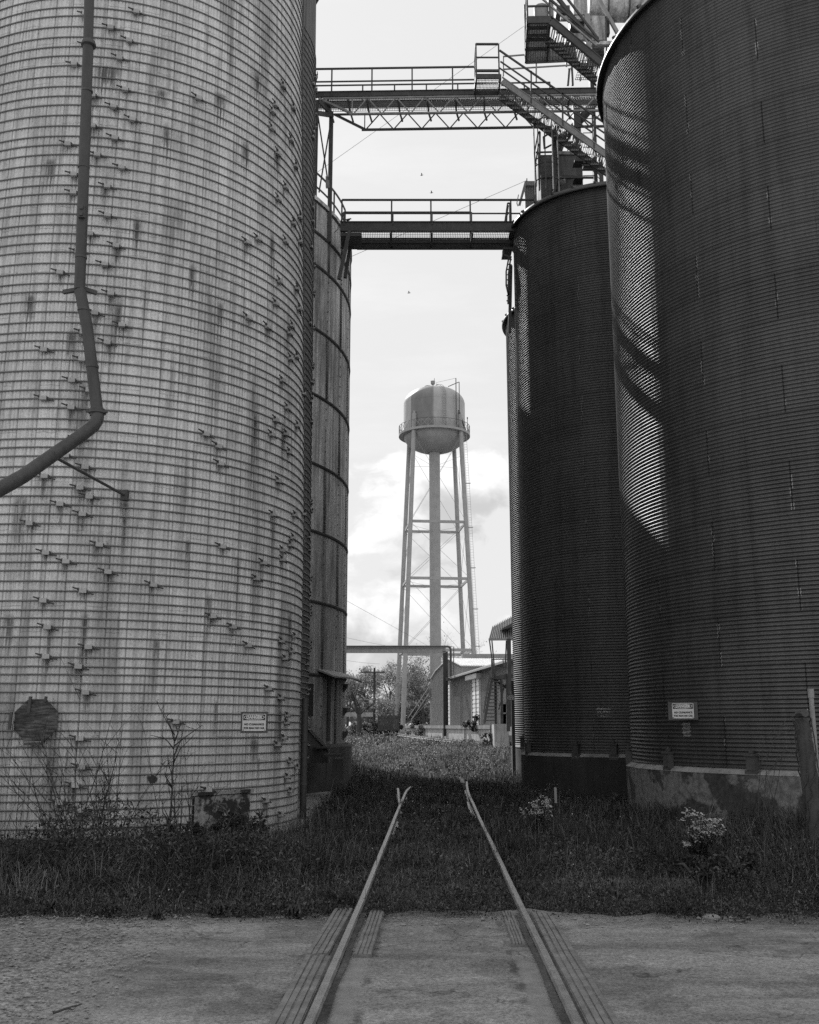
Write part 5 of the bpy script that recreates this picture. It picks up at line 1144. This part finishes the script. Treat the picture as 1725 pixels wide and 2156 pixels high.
wire(P(690, 1384, 112), P(800, 1398, 118), .012, 'lowest thin power line running to the crossarm of the pole', 'power_line', 'power line', .1)
wire(P(745, 1455, 120), P(900, 1461, 122), .012, 'sagging cable low among the trees', 'power_line', 'power line', .2)
fw = thing('garden_wall', 'long low pale wall in the distance behind the bushes', 'wall', gp(770, 140)); mb = MB(); a = P(690, 1500, 126); mb.box((P(760, 1500, 126).x, 126, a.z-.25), (11, .3, .5)); mb.build('wall', MAT['conc2'], fw)
lb = thing('white_rail', 'thin pale rail fence line beyond the bare tree', 'fence', gp(770, 110)); mb = MB(); mb.bar(P(742, 1472.5, 112), P(808, 1473, 112), .1, .14); mb.build('board', MAT['steelpale'], lb)
wf = thing('board_fence', 'short grey board fence half hidden in weeds just left of the tower legs', 'fence', gp(815, 94))
for i in range(15):
    a = P(797+i*3, 1531, 94); t_ = P(797+i*3, 1506+1.5*math.sin(i*2.1), 94); mb = MB(); mb.bar((a.x, 94, a.z-.3), (a.x, 94, t_.z), .115, .03, up=(0, 1, 0)); mb.build('board', MAT['wood'], wf)
mb = MB(); a = P(795, 1513, 94.05); b2 = P(841, 1513, 94.05); mb.bar(a, b2, .04, .09); mb.build('cross_rail', MAT['wood'], wf)
for (u0, v0, u1, v1, lab) in ((903, 1447, 859, 1512, 'long pale guy rod slanting left from the riser, upper of two'), (903, 1460, 866, 1516, 'long pale guy rod slanting left from the riser, lower of two')):
    mb = MB(); mb.tube([P(u0, v0, 108), P(u1, v1, 108)], .05, 6); tag(mb.build('guy_rod', MAT['tower']), lab, 'rod')
ds = thing('marker_sign', 'small diamond marker on a leaning dark stake by the tower legs', 'marker', gp(852, 80)); mb = MB(); mb.bar(P(859, 1520, 80), P(857, 1488, 80), .09); mb.build('stake', MAT['steel'], ds); mb = MB(); c = P(856.5, 1482, 79.9); mb.prism([c+Vector((0, 0, -.28)), c+Vector((.17, 0, 0)), c+Vector((0, 0, .34)), c+Vector((-.17, 0, 0))], (0, .03, 0)); mb.build('plate', MAT['steelpale'], ds)

# ------------------------------------------------------------------ posts at the right edge
wp = thing('timber_post', 'rough leaning timber post wrapped in dry vines at the right edge', 'post', P(1712, 1700, 13.4)); Y = 13.4
mb = MB(); b = P(1712, 1700, Y); t = P(1694, 1500, Y+.1); t2 = P(1702, 1512, Y)
rn = random.Random(4); pts = []; rs = []
for i in range(14): k = i/13; pts.append(Vector((b.x+.06-(.12*k), Y, -.1+(t2.z+.1)*k))); rs.append(.115-.02*k+.012*rn.uniform(-1, 1))
mb.tube(pts, rs, 16); mb.build('shaft', MAT['wood'], wp)
for s in range(5):
    mb = MB(); ph = rn.uniform(0, 6.28); vv = []
    for i in range(30): k = i/29; q = pts[0].lerp(pts[-1], k); a = ph+k*rn.uniform(4, 5); vv.append(q+Vector((.122*math.cos(a), .122*math.sin(a), rn.uniform(-.01, .01))))
    mb.tube(vv, .008, 5); mb.build('vine', MAT['bark'], wp)
mb = MB(); q = pts[-1]; mb.tube([q+Vector((-.06, -.08, .05)), q+Vector((-.06, -.3, .06))], .05, 8); mb.build('insulator', MAT['steel'], wp)
vn = MB(); rn = random.Random(8)
for i in range(9):
    x0 = pts[-1]+Vector((-.1, -.1, rn.uniform(-.5, .1))); vn.tube([x0, x0+Vector((rn.uniform(-.3, -.1), rn.uniform(-.1, .1), rn.uniform(-.1, .15))), x0+Vector((rn.uniform(-.55, -.25), 0, rn.uniform(-.6, -.1))), x0+Vector((rn.uniform(-.6, -.2), 0, rn.uniform(-1.2, -.6)))], .004, 4)
vn.build('tendrils', MAT['bark'], wp)
ms = thing('steel_stake', 'straight capped steel pipe stake standing behind the leaning timber post', 'stake', P(1706, 1700, 14.2)); a = P(1707, 1452, 14.2); mb = MB(); mb.tube([(a.x, 14.2, -.1), (a.x, 14.2, a.z)], .033, 10); mb.build('pipe', MAT['steelpale'], ms); mb = MB(); mb.tube([(a.x, 14.2, a.z-.11), (a.x, 14.2, a.z+.01)], .042, 10); mb.build('cap', MAT['steelpale'], ms)
a = P(1168, 1688, 17.5); b = P(1173, 1658, 17.5); mb = MB(); mb.bar((a.x+.02, 17.5, a.z-.02), (b.x-.03, 17.5, b.z), .04, .02); tag(mb.build('wooden_stake', MAT['conc']), 'short pale wooden stake standing in the grass by the right rail', 'stake')
# ------------------------------------------------------------------ grass, weeds and flowers
def excluded(x, y):
    m = np.zeros(len(x), bool)
    for (c, R) in ((SLC, RL+.02), (SL2, RL+.02), (TKC, RT+.25), (B1, RS1+.13), (B2, RS2+.13), (B3, RS2+.13), (HC, 4.1)): m |= (x-c[0])**2+(y-c[1])**2 < R*R
    m |= (x < -1.72-.02*(y-18)+.1*np.sin(y*3)) & (x > -4.6) & (y > 17.3) & (y < 27)
    m |= (y < 9.93-.015*x+.16*np.sin(x*.95+.6)+.10*np.sin(x*2.3)+.07*np.sin(x*5.7+1)+.05*np.sin(x*11+2)+.035*np.sin(x*23))
    for s in (-1, 1):
        xr = .045+.0238*y+s*.765+.00035*np.clip(y-24, 0, 99)**2
        m |= (np.abs(x-xr) < .062) & (y < (30 if s < 0 else 33))
    rq = np.random.default_rng(len(x)); m |= ((((x-2.6)*.55)**2+((y-12.1)*1.3)**2+.25*np.sin(x*3+y*2)) < .55) & (rq.uniform(0, 1, len(x)) < .72)
    m |= (x > 5.2-.177*(y-70)-.3) & (y > 68.5) & (y < 103) & (x < 14)
    return m
def hfield(x, y):
    """plant height multiplier"""
    track = np.exp(-((x-.3)/1.35)**4)
    base = .5+.28*np.sin(x*1.3+.7*y)*np.sin(y*.9-.5*x)+.18*np.sin(x*3.1+2)*np.sin(y*2.3)
    h = np.clip(base, .15, 1.2)*(1-.62*track)
    h *= .4+.6*np.clip((y-10.)/2.6, 0, 1)
    h *= 1+.5*np.exp(-((x-4.2)/1.6)**2-((y-14.3)/1.6)**2)+.5*np.exp(-((x+4.4)/1.5)**2-((y-12.6)/1.2)**2)
    h *= 1-.85*np.exp(-((x+2.55)/.75)**4-((y-16.2)/1.3)**4)
    open_ = np.exp(-((x-2.6)/1.5)**2-((y-12.2)/.8)**2); h *= 1-.8*open_
    return h
def blades(n, xr, yr, hs, w, seed, lean=.8, yp=1., hmin=.06):
    r = np.random.default_rng(seed); x = r.uniform(*xr, n); y = yr[0]+(yr[1]-yr[0])*r.uniform(0, 1, n)**yp
    k = ~excluded(x, y); x, y = x[k], y[k]; n = len(x); h = hs*hfield(x, y)*r.lognormal(0, .35, n)+hmin
    z0 = gz(x, y)+hills(x, y)-.02; a = r.uniform(0, 2*PI, n); dx, dy = np.cos(a), np.sin(a); l = h*r.uniform(.1, 1., n)*lean
    ww = w*r.uniform(.6, 1.4, n); px, py = -dy*ww/2, dx*ww/2
    V = np.empty((n, 7, 3)); 
    for i, (t, s) in enumerate(((0, 1.), (.45, .85), (.8, .55))):
        bx = x+dx*l*t*t; by = y+dy*l*t*t; bz = z0+h*(t-.12*t*t*lean)
        V[:, 2*i] = np.stack([bx-px*s, by-py*s, bz], -1); V[:, 2*i+1] = np.stack([bx+px*s, by+py*s, bz], -1)
    V[:, 6] = np.stack([x+dx*l*1.15, y+dy*l*1.15, z0+h*(1-.2*lean)], -1)
    b = np.arange(n)[:, None]*7
    return V.reshape(-1, 3), np.concatenate([b+np.array([[0, 1, 3, 2]]), b+np.array([[2, 3, 5, 4]])]), b+np.array([[4, 5, 6]])
def merge(parts):
    Vs, Qs, Ts, o = [], [], [], 0
    for V, Q, Tt in parts: Vs.append(V); Qs.append(Q+o); Ts.append(Tt+o); o += len(V)
    return np.concatenate(Vs), np.concatenate(Qs), np.concatenate(Ts)
G = merge([blades(30000, (-7.5, 7.5), (9.75, 17), .42, .007, 1, 1.0), blades(26000, (-7.5, 7.5), (9.75, 13), .14, .007, 5, 1.3), blades(9000, (-7.5, 7.5), (10.4, 17), .6, .006, 6, .7), blades(42000, (-5, 6.5), (16, 32), .38, .011, 2), blades(34000, (-6, 9), (31, 62), .36, .022, 3), blades(22000, (-12, 12), (60, 130), .3, .05, 4)])
finish('grass', np_mesh('grass', *G), MAT['grass'], None, 0, 'stuff')
# tall dry stalks
r = np.random.default_rng(8)
def clump_blades(cx, cy, n, sp, h, w, seed, lean=.5):
    r = np.random.default_rng(seed); x = r.normal(cx, sp, n); y = r.normal(cy, sp, n); hh = h*r.uniform(.25, 1.1, n); z0 = np.full(n, -.05); a = r.uniform(0, 2*PI, n); dx, dy = np.cos(a), np.sin(a); l = hh*r.uniform(.1, .9, n)*lean; ww = np.full(n, w); px, py = -dy*ww/2, dx*ww/2; V = np.empty((n, 7, 3))
    for i, (t, s) in enumerate(((0, 1.), (.45, .85), (.8, .55))):
        bx = x+dx*l*t*t; by = y+dy*l*t*t; bz = z0+hh*(t-.25*t*t*lean); V[:, 2*i] = np.stack([bx-px*s, by-py*s, bz], -1); V[:, 2*i+1] = np.stack([bx+px*s, by+py*s, bz], -1)
    V[:, 6] = np.stack([x+dx*l*1.2, y+dy*l*1.2, z0+hh*(1-.35*lean)], -1); b = np.arange(n)[:, None]*7
    return V.reshape(-1, 3), np.concatenate([b+np.array([[0, 1, 3, 2]]), b+np.array([[2, 3, 5, 4]])]), b+np.array([[4, 5, 6]])
def gpt(u, v): d = ray(u, v); t = -CAMZ/d.z; return d.x*t, d.y*t
D = []
for i, (u, v, n, sp, h) in enumerate(((570, 1835, 120, .12, .75), (150, 1870, 110, .16, .8), (30, 1880, 90, .2, .8), (300, 1875, 60, .25, .55), (480, 1880, 70, .3, .4), (245, 1850, 60, .2, .7), (820, 1850, 60, .3, .3), (1640, 1800, 90, .3, .8), (1500, 1800, 60, .4, .7), (60, 1890, 60, .15, .5), (690, 1800, 60, .2, .6))):
    x, y = gpt(u, v); D.append(clump_blades(x, y, n, sp*1.25, h*.95, .006, 50+i, 1.15))
D.append(blades(5200, (-7, 7), (10.0, 17), .5, .0055, 61, .8)); D.append(blades(2400, (.9, 5), (10.6, 14), .3, .006, 63, 1.2)); D.append(blades(5200, (-5, 9), (33, 62), .4, .02, 62, .6))
finish('dry_grass', np_mesh('dry_grass', *merge(D)), MAT['grassdry'], None, 0, 'stuff')
rr = np.random.default_rng(32); n = 2600; x = rr.uniform(-6, 6, n); y = 9.9-np.abs(rr.normal(0, .3, n)); a = rr.uniform(0, PI, n); L = rr.uniform(.01, .05, n); w_ = .0022
dx, dy = np.cos(a)*L, np.sin(a)*L; px, py = -np.sin(a)*w_, np.cos(a)*w_; z = np.full(n, .02)
V = np.stack([np.stack([x-dx-px, y-dy-py, z], -1), np.stack([x+dx-px, y+dy-py, z+.004], -1), np.stack([x+dx+px, y+dy+py, z+.004], -1), np.stack([x-dx+px, y-dy+py, z], -1)], 1).reshape(-1, 3)
finish('dead_litter', np_mesh('dead_litter', V, np.arange(4*n).reshape(-1, 4)), MAT['grassdry'], None, 0, 'stuff')
# dense dark tufts in front of the big bin and the apron
Dk = []; rq = np.random.default_rng(58)
for i in range(95):
    x = rq.uniform(-6.5, 6.5); y = rq.uniform(10.2, 16.5)
    if abs(x-.3) < .95 or (abs(x+2.5) < .8 and y > 14.5) or (x-2.6)**2/3+(y-12.1)**2*1.6 < .7: continue
    if excluded(np.array([x]), np.array([y]))[0]: continue
    Dk.append(clump_blades(x, y, int(rq.integers(90, 260)), rq.uniform(.07, .2), rq.uniform(.22, .62)*min(1, .45+(y-10)*.25), .0075, 300+i, rq.uniform(.5, 1.1)))
for i, (u, v, n, sp, h) in enumerate(((1560, 1745, 900, .35, .78), (1390, 1742, 700, .3, .62), (1680, 1770, 800, .4, .75), (1250, 1725, 500, .4, .5), (1330, 1760, 500, .4, .45), (1600, 1790, 700, .5, .6), (705, 1735, 500, .14, .62), (690, 1760, 500, .2, .55), (660, 1800, 500, .25, .42), (735, 1690, 400, .15, .6), (740, 1660, 400, .2, .6), (872, 1652, 260, .22, .4), (990, 1634, 260, .25, .4), (850, 1700, 160, .1, .3), (1000, 1690, 160, .12, .3))):
    x, y = gpt(u, v); V, Q, Tt = clump_blades(x, y, n, sp, h, .009, 90+i, .6); Dk.append((V, Q, Tt))
finish('tall_grass', np_mesh('tall_grass', *merge(Dk)), MAT['grass'], None, 0, 'stuff')
# broad leaved weeds
def weeds(n, xr, yr, s, hs, seed):
    r = np.random.default_rng(seed); m = n//26; cx = r.uniform(*xr, m); cy = r.uniform(*yr, m); idx = r.integers(0, m, n); x = cx[idx]+r.normal(0, .13, n); y = cy[idx]+r.normal(0, .13, n)
    k = ~excluded(x, y); x, y, idx = x[k], y[k], idx[k]; h = hs*hfield(x, y); z = gz(x, y)+hills(x, y)+h*r.uniform(.05, 1., len(x))**.8
    return leaf_arrays(np.stack([x, y, z], -1), s*r.uniform(.5, 1.4, len(x)), r, .5)
W = [weeds(62000, (-7.5, 7.5), (9.8, 13.5), .019, .42, 11), weeds(26000, (-7, 7), (9.6, 11.2), .015, .34, 15), weeds(34000, (-6, 6.5), (13, 20), .024, .5, 12), weeds(10000, (-4, 6), (20, 34), .035, .45, 13), weeds(9000, (-6, 9), (34, 70), .06, .5, 14)]
rq = np.random.default_rng(59)
for i in range(70):
    x = rq.uniform(-6.5, 6.5); y = rq.uniform(10.15, 15.5)
    if abs(x-.3) < 1.0 or (abs(x+2.5) < .8 and y > 14.5) or (x-2.6)**2/3+(y-12.1)**2*1.6 < .7: continue
    n = int(rq.integers(200, 650)); R_ = rq.uniform(.14, .4); hh = rq.uniform(.14, .42)*min(1, .45+(y-10)*.25); an = rq.uniform(0, 2*PI, n); ra = np.sqrt(rq.uniform(0, 1, n)); C = np.stack([x+R_*ra*np.cos(an), y+R_*.8*ra*np.sin(an), .0+hh*np.sqrt(np.clip(1-ra**2, 0, 1))*rq.uniform(.3, 1.1, n)], -1); C = C[~excluded(C[:, 0], C[:, 1])]; W.append(leaf_arrays(C, rq.uniform(.012, .03)*rq.uniform(.5, 1.3, len(C)), rq, rq.uniform(.22, .55)))
# ragged verge: clumps and dead litter creeping over the asphalt
rr = np.random.default_rng(31); Cs = []
for i in range(130):
    cx = rr.uniform(-5.5, 5.5); cy = 9.95-.015*cx+.16*np.sin(cx*.95+.6)+rr.normal(-.02, .16); m = int(rr.integers(30, 150)); sp = rr.uniform(.03, .14)
    px = rr.normal(cx, sp*1.6, m); py = rr.normal(cy, sp*.7, m); pz = np.abs(rr.normal(0, .05+sp*.5, m)); Cs.append(np.stack([px, py, pz], -1))
Cs = np.concatenate(Cs); kk = np.abs(np.abs(Cs[:, 0]-.045-.0238*Cs[:, 1])-.765) > .07; Cs = Cs[kk]; W.append(leaf_arrays(Cs, .014*rr.uniform(.5, 1.4, len(Cs)), rr, .45))
# big weed mound in front of the pale silo
x, y = gpt(190, 1862); rr = np.random.default_rng(44); n = 5200; ang = rr.uniform(0, 2*PI, n); rad = np.sqrt(rr.uniform(0, 1, n)); C = np.stack([x+1.15*rad*np.cos(ang), y+.75*rad*np.sin(ang)+.4, .02+.8*np.sqrt(np.clip(1-rad**2, 0, 1))*rr.uniform(.4, 1.08, n)], -1); W.append(leaf_arrays(C, .03*rr.uniform(.5, 1.3, n), rr, .28))
x, y = gpt(465, 1850); C = np.stack([x+.9*rad*np.cos(ang), y+.6*rad*np.sin(ang)+.3, .02+.45*np.sqrt(np.clip(1-rad**2, 0, 1))*rr.uniform(.4, 1.08, n)], -1); W.append(leaf_arrays(C, .03*rr.uniform(.5, 1.3, n), rr, .3))
V = np.concatenate([w[0] for w in W]); finish('weeds', np_mesh('weeds', V, np.arange(len(V)).reshape(-1, 4)), MAT['leaf'], None, 0, 'stuff')
# white specks through the grass: flowers, seed heads and painted sun glints
r = np.random.default_rng(19); parts = []
for (n, xr, yr, s, h0, h1) in ((420, (-6, 6), (10.2, 17), .008, .15, .42), (1600, (-3, 4.5), (16.5, 32), .011, .2, .45), (11000, (-4, 8), (30, 62), .018, .15, .5), (2500, (-8, 8), (60, 100), .04, .2, .6)):
    x = r.uniform(*xr, n); y = r.uniform(*yr, n); k = ~excluded(x, y) & ((np.sin(x*1.9+.5*y)*np.sin(y*.8-.4*x)+.5*np.sin(x*4+y)*np.sin(y*2.1)) > r.uniform(-.9, .7, n)); x, y = x[k], y[k]; parts.append(leaf_arrays(np.stack([x, y, gz(x, y)+r.uniform(h0, h1, len(x))*(.5+.8*hfield(x, y))], -1), s*r.uniform(.6, 1.4, len(x)), r, .8)[0])
V = np.concatenate(parts); finish('flower_and_glint_specks', np_mesh('flower_and_glint_specks', V, np.arange(len(V)).reshape(-1, 4)), MAT['flower'], None, 0, 'stuff')
# two white flowering plants
def flowerplant(u, v, Yb, w, h, n, seed, label):
    b = P(u, v, Yb); b.z = -.05; rn = random.Random(seed); root = thing('flowering_plant', label, 'flowering plant', b, 'white flowering plants in the weeds'); st_ = MB(); fl = MB(); lf = MB()
    lobes = [(rn.gauss(0, w*.75), rn.uniform(.55, 1.)) for _ in range(6)]
    for i in range(n):
        a = rn.uniform(0, 6.28); r = w*.55*math.sqrt(rn.random()); lb_ = rn.choice(lobes); t = b+Vector((r*math.cos(a), r*.7*math.sin(a), h*lb_[1]*rn.uniform(.7, 1.)+.03))+Vector((lb_[0], 0, 0)); st_.tube([b+Vector((r*.2*math.cos(a), r*.2*math.sin(a), .0)), b.lerp(t, .6)+Vector((0, 0, .05)), t], .003, 4)
        for k in range(rn.randint(4, 8)):
            c = t+Vector((rn.gauss(0, .022), rn.gauss(0, .022), rn.gauss(.0, .013))); s = rn.uniform(.008, .016); nv = Vector((rn.gauss(0, .5), rn.gauss(-.5, .5), 1)).normalized(); sd = nv.cross(Vector((0, 1, .1))).normalized(); u2 = nv.cross(sd)
            fl.add([c+sd*s*math.cos(q)+u2*s*math.sin(q)+nv*.002*(j % 2) for j, q in enumerate(np.arange(6)*PI/3)], [tuple(range(6))])
        for k in range(7): c = b.lerp(t, rn.uniform(.1, .85))+Vector((rn.gauss(0, .03), rn.gauss(0, .03), 0)); d = Vector((rn.gauss(0, 1), rn.gauss(0, 1), rn.gauss(0, .5))).normalized()*.045; e = d.cross(Vector((0, 0, 1)))*.25; lf.add([c-d, c+e, c+d, c-e], [(0, 1, 2, 3)])
    st_.build('stems', MAT['leaf'], root, 0); lf.build('leaves', MAT['leaf'], root, 0); fl.build('flowers', MAT['flower'], root, 0)
flowerplant(1468, 1790, 12.9, .25, .74, 85, 3, 'large white flowering plant in the weeds below the big dark bin')
flowerplant(1132, 1728, 16.6, .25, .66, 70, 4, 'smaller white flowering plant in the grass right of the rails')
# bare saplings in front of the pale silo
def sapling(u, v, Yb, H, seed, label, n=1, sp=.25, lean=0., name='sapling', rad=.008, kids=9, cat='sapling', dirs=None):
    b = P(u, v, Yb); b.z = -.05; rn = random.Random(seed); root = thing(name, label, cat, b, 'bare saplings in front of the pale silo')
    for i in range(n):
        mb = MB(); d = Vector((lean+rn.gauss(0, sp), rn.gauss(0, .08), 1)).normalized(); p = b+Vector((rn.gauss(0, .05*n**.5), 0, 0)); h = H*rn.uniform(.6, 1.)
        pts = [p]
        for k in range(7): d = (d+Vector((rn.gauss(0, .06), rn.gauss(0, .04), rn.gauss(0, .03)))).normalized(); pts.append(pts[-1]+d*h/7)
        mb.tube(pts, rad, 5, r2=rad*.25)
        for k in range(kids):
            j = rn.randint(2, 6); q = pts[j].lerp(pts[j+1], rn.random()); e = (d*.6+Vector((rn.uniform(-1, 1), rn.uniform(-.5, .5), rn.uniform(.1, .9)))).normalized(); L = h*rn.uniform(.12, .34); m_ = q+e*L*.5; e2 = (e+Vector((rn.gauss(0, .3), 0, rn.gauss(.1, .2)))).normalized(); t = m_+e2*L*.5
            mb.tube([q, m_, t], rad*.45, 4, r2=rad*.15)
            for g in range(2): s0 = m_.lerp(t, rn.random()); mb.tube([s0, s0+Vector((rn.gauss(0, .06), rn.gauss(0, .04), rn.uniform(0, .09)))], rad*.22, 3)
        mb.build('stem', MAT['twig'], root, 0)
sapling(343, 1740, 14.1, 1.75, 2, 'tallest bare sapling with a kinked pale stem right of the centre of the pale silo', 1, .05, .02, rad=.02, kids=16)
sapling(196, 1745, 13.6, 2.0, 5, 'fan of thin bare canes leaning left from the weed mound', 16, .28, -.42, 'bare_canes', .0085, 5, 'canes')
sapling(150, 1745, 13.7, 2.3, 6, 'pair of upright bare canes above the weed mound', 3, .06, .03, 'bare_canes', .0095, 4, 'canes')
sapling(40, 1750, 13.4, 1.4, 7, 'single thin bare cane near the left edge of the picture', 1, .05, -.03, 'bare_canes', .009, 6, 'canes')
sapling(375, 1742, 14.2, 1.9, 9, 'bundle of fine upright twigs beside the tallest sapling', 9, .14, -.06, 'bare_canes', .008, 4, 'canes')
sapling(225, 1740, 14.0, 1.9, 10, 'thin canes arching right between the hatch cover and the tallest sapling', 7, .12, .12, 'bare_canes', .008, 6, 'canes')
# leafy broad plant at the foot opening and rubble vines
x, y = gpt(352, 1738); b = Vector((P(353, 1735, 14.4).x, 14.4, -.02)); root = thing('broadleaf_plant', 'dark plant with broad pointed leaves beside the opening at the silo foot', 'plant', b); rn = random.Random(5); mb = MB()
for i in range(9):
    a = rn.uniform(0, 6.28); d = Vector((math.cos(a), .5*math.sin(a), rn.uniform(.5, 1.2))).normalized(); L = rn.uniform(.16, .26); s = d.cross(Vector((0, 0, 1))).normalized()*L*.2; o = b+Vector((rn.gauss(0, .06), 0, .25+rn.uniform(0, .12))); mb.add([o, o+d*L*.5+s, o+d*L-Vector((0, 0, .03)), o+d*L*.5-s], [(0, 1, 2, 3)]); mb.tube([b, b.lerp(o, .5), o], .006, 4)
mb.build('leaves', MAT['leaf'], root, 0)
bushball(P(462, 1735, 15.0)*1.0-Vector((0, 0, P(462, 1735, 15.0).z+.02)), .8, .55, 1500, 63, 'dark ivy growing in the broken opening at the foot of the pale silo', 'leaf', .035, 'ivy', None, 'ivy')
mb = MB(); mb.tube([P(440, 1698, 15.4), P(455, 1690, 15.4), P(470, 1700, 15.4), P(478, 1712, 15.3), P(500, 1745, 15.2)], .02, 6); mb.tube([P(452, 1692, 15.4), P(476, 1693, 15.4), P(478, 1700, 15.4)], .016, 6); tag(mb.build('dead_vine', MAT['bark']), 'thick dark dead vine over the broken opening in the silo foot', 'vine')
# leafy weeds near the road on the right and clumps on the gravel
bushball(Vector((*gpt(1480, 1862), -.03)), .7, .3, 1300, 71, 'feathery low weed near the road on the right', 'leaf', .026, 'low_weed', 'low weeds along the road', 'weed')
bushball(Vector((*gpt(1560, 1852), -.03)), .75, .36, 1500, 72, 'rounded leafy weed right of the feathery one by the road', 'leaf', .03, 'low_weed', 'low weeds along the road', 'weed')
bushball(Vector((*gpt(236, 1925), -.02)), .16, .1, 260, 73, 'small dark tuft growing alone in the gravel at left', 'leaf', .03, 'low_weed', 'low weeds along the road', 'weed')
bushball(Vector((*gpt(455, 1928), -.02)), .22, .09, 260, 74, 'small dark tuft on the asphalt edge left of the rails', 'leaf', .03, 'low_weed', 'low weeds along the road', 'weed')

for i, (u, v, w_, h_, lab) in enumerate(((96, 1921, .2, .13, 'low tuft rooted in the gravel at the far left verge'), (330, 1935, .12, .07, 'tiny tuft out on the asphalt left of the rails'), (620, 1932, .14, .08, 'small tuft just left of the grooved strip'))):
    bushball(Vector((*gpt(u, v), -.02)), w_, h_, 240, 80+i, lab, 'leaf', .022, 'low_weed', 'low weeds along the road', 'weed')

# ------------------------------------------------------------------ light, sky, camera
SUN_AZ, SUN_EL = math.radians(-24.5), math.radians(37.5)
sv = Vector((math.sin(SUN_AZ)*math.cos(SUN_EL), math.cos(SUN_AZ)*math.cos(SUN_EL), math.sin(SUN_EL)))
sl = bpy.data.lights.new('sun', 'SUN'); sl.energy = 4.6; sl.angle = math.radians(.5); sl.color = (1, 1, 1)
so = bpy.data.objects.new('sun', sl); COL.objects.link(so); so.rotation_euler = sv.to_track_quat('Z', 'Y').to_euler(); so.location = sv*80
w = bpy.data.worlds.new('World'); sc.world = w; w.use_nodes = True; nt = w.node_tree; t = T(nt)
bg = nt.nodes['Background']
sky = t.n('ShaderNodeTexSky', sky_type='NISHITA', sun_disc=False, sun_elevation=SUN_EL, sun_rotation=SUN_AZ, air_density=1., dust_density=2.2, ozone_density=1.)
bw = t.n('ShaderNodeRGBToBW', {0: sky.outputs[0]}).outputs[0]
d = t.co('Generated'); x, y, z = t.xyz(d)
SKYV = 8.6; CLOUD_OFF = (17., 19., -6.)
even = t.mix(.95, bw, SKYV)                                   # bright veil of high cloud evening the sky out
el = t.m('ARCSINE', z)
q = t.n("ShaderNodeVectorMath", {0: t.vec(t.mul(x, 7.), t.mul(y, 7.), t.mul(z, 11.)), 1: CLOUD_OFF}, operation="ADD").outputs[0]
wv = t.n('ShaderNodeVectorMath', {0: q, 1: t.n('ShaderNodeVectorMath', {0: t.n('ShaderNodeTexNoise', {'Vector': q, 'Scale': 1.7, 'Detail': 4.}).outputs['Color'], 'Scale': .5}, operation='SCALE').outputs[0]}, operation='ADD').outputs[0]
n1 = t.noise(wv, .8, 10., .56)
off = t.n('ShaderNodeVectorMath', {0: wv, 1: (-.22, .0, .34)}, operation='ADD').outputs[0]
n2 = t.noise(off, .8, 10., .56)
bias = t.mr(el, .02, .36, .13, -.07); bias = t.add(bias, t.mr(el, .25, .35, 0., -.12))
c1 = t.add(n1, bias); cov = t.mr(c1, .50, .565, 0., 1., True)
lit = t.m('SUBTRACT', n1, n2); shade = t.mr(t.add(t.mul(lit, 1.6), t.mul(t.m('SUBTRACT', c1, .56), -1.5)), -.16, .12, .75, 1.24, True)
wisp = t.mul(t.mr(t.noise(t.vec(t.mul(x, 3.), t.mul(y, 3.), t.mul(z, 16.)), 1.3, 7., .6), .52, .75, 0., .07), 1.)
val = t.mix(cov, t.mul(even, t.add(.985, wisp)), t.mul(shade, SKYV*1.0))
nt.links.new(val, bg.inputs['Color']); bg.inputs['Strength'].default_value = .1
cam = bpy.data.cameras.new('camera'); co = bpy.data.objects.new('camera', cam); COL.objects.link(co); co.location = (0, 0, CAMZ); co.rotation_euler = (PI/2+TH, 0, 0)
cam.sensor_fit = 'VERTICAL'; cam.sensor_height = 36; cam.lens = 36; cam.clip_end = 5000; cam.clip_start = .1
sc.camera = co
sc.view_settings.view_transform = 'Standard'; sc.view_settings.look = 'None'; sc.view_settings.gamma = 1; sc.view_settings.use_curve_mapping = False; sc.view_settings.exposure = 0.
sc.render.engine = 'CYCLES'; sc.cycles.max_bounces = 5; sc.cycles.diffuse_bounces = 3; sc.cycles.glossy_bounces = 3; sc.cycles.use_adaptive_sampling = True; sc.cycles.use_denoising = False
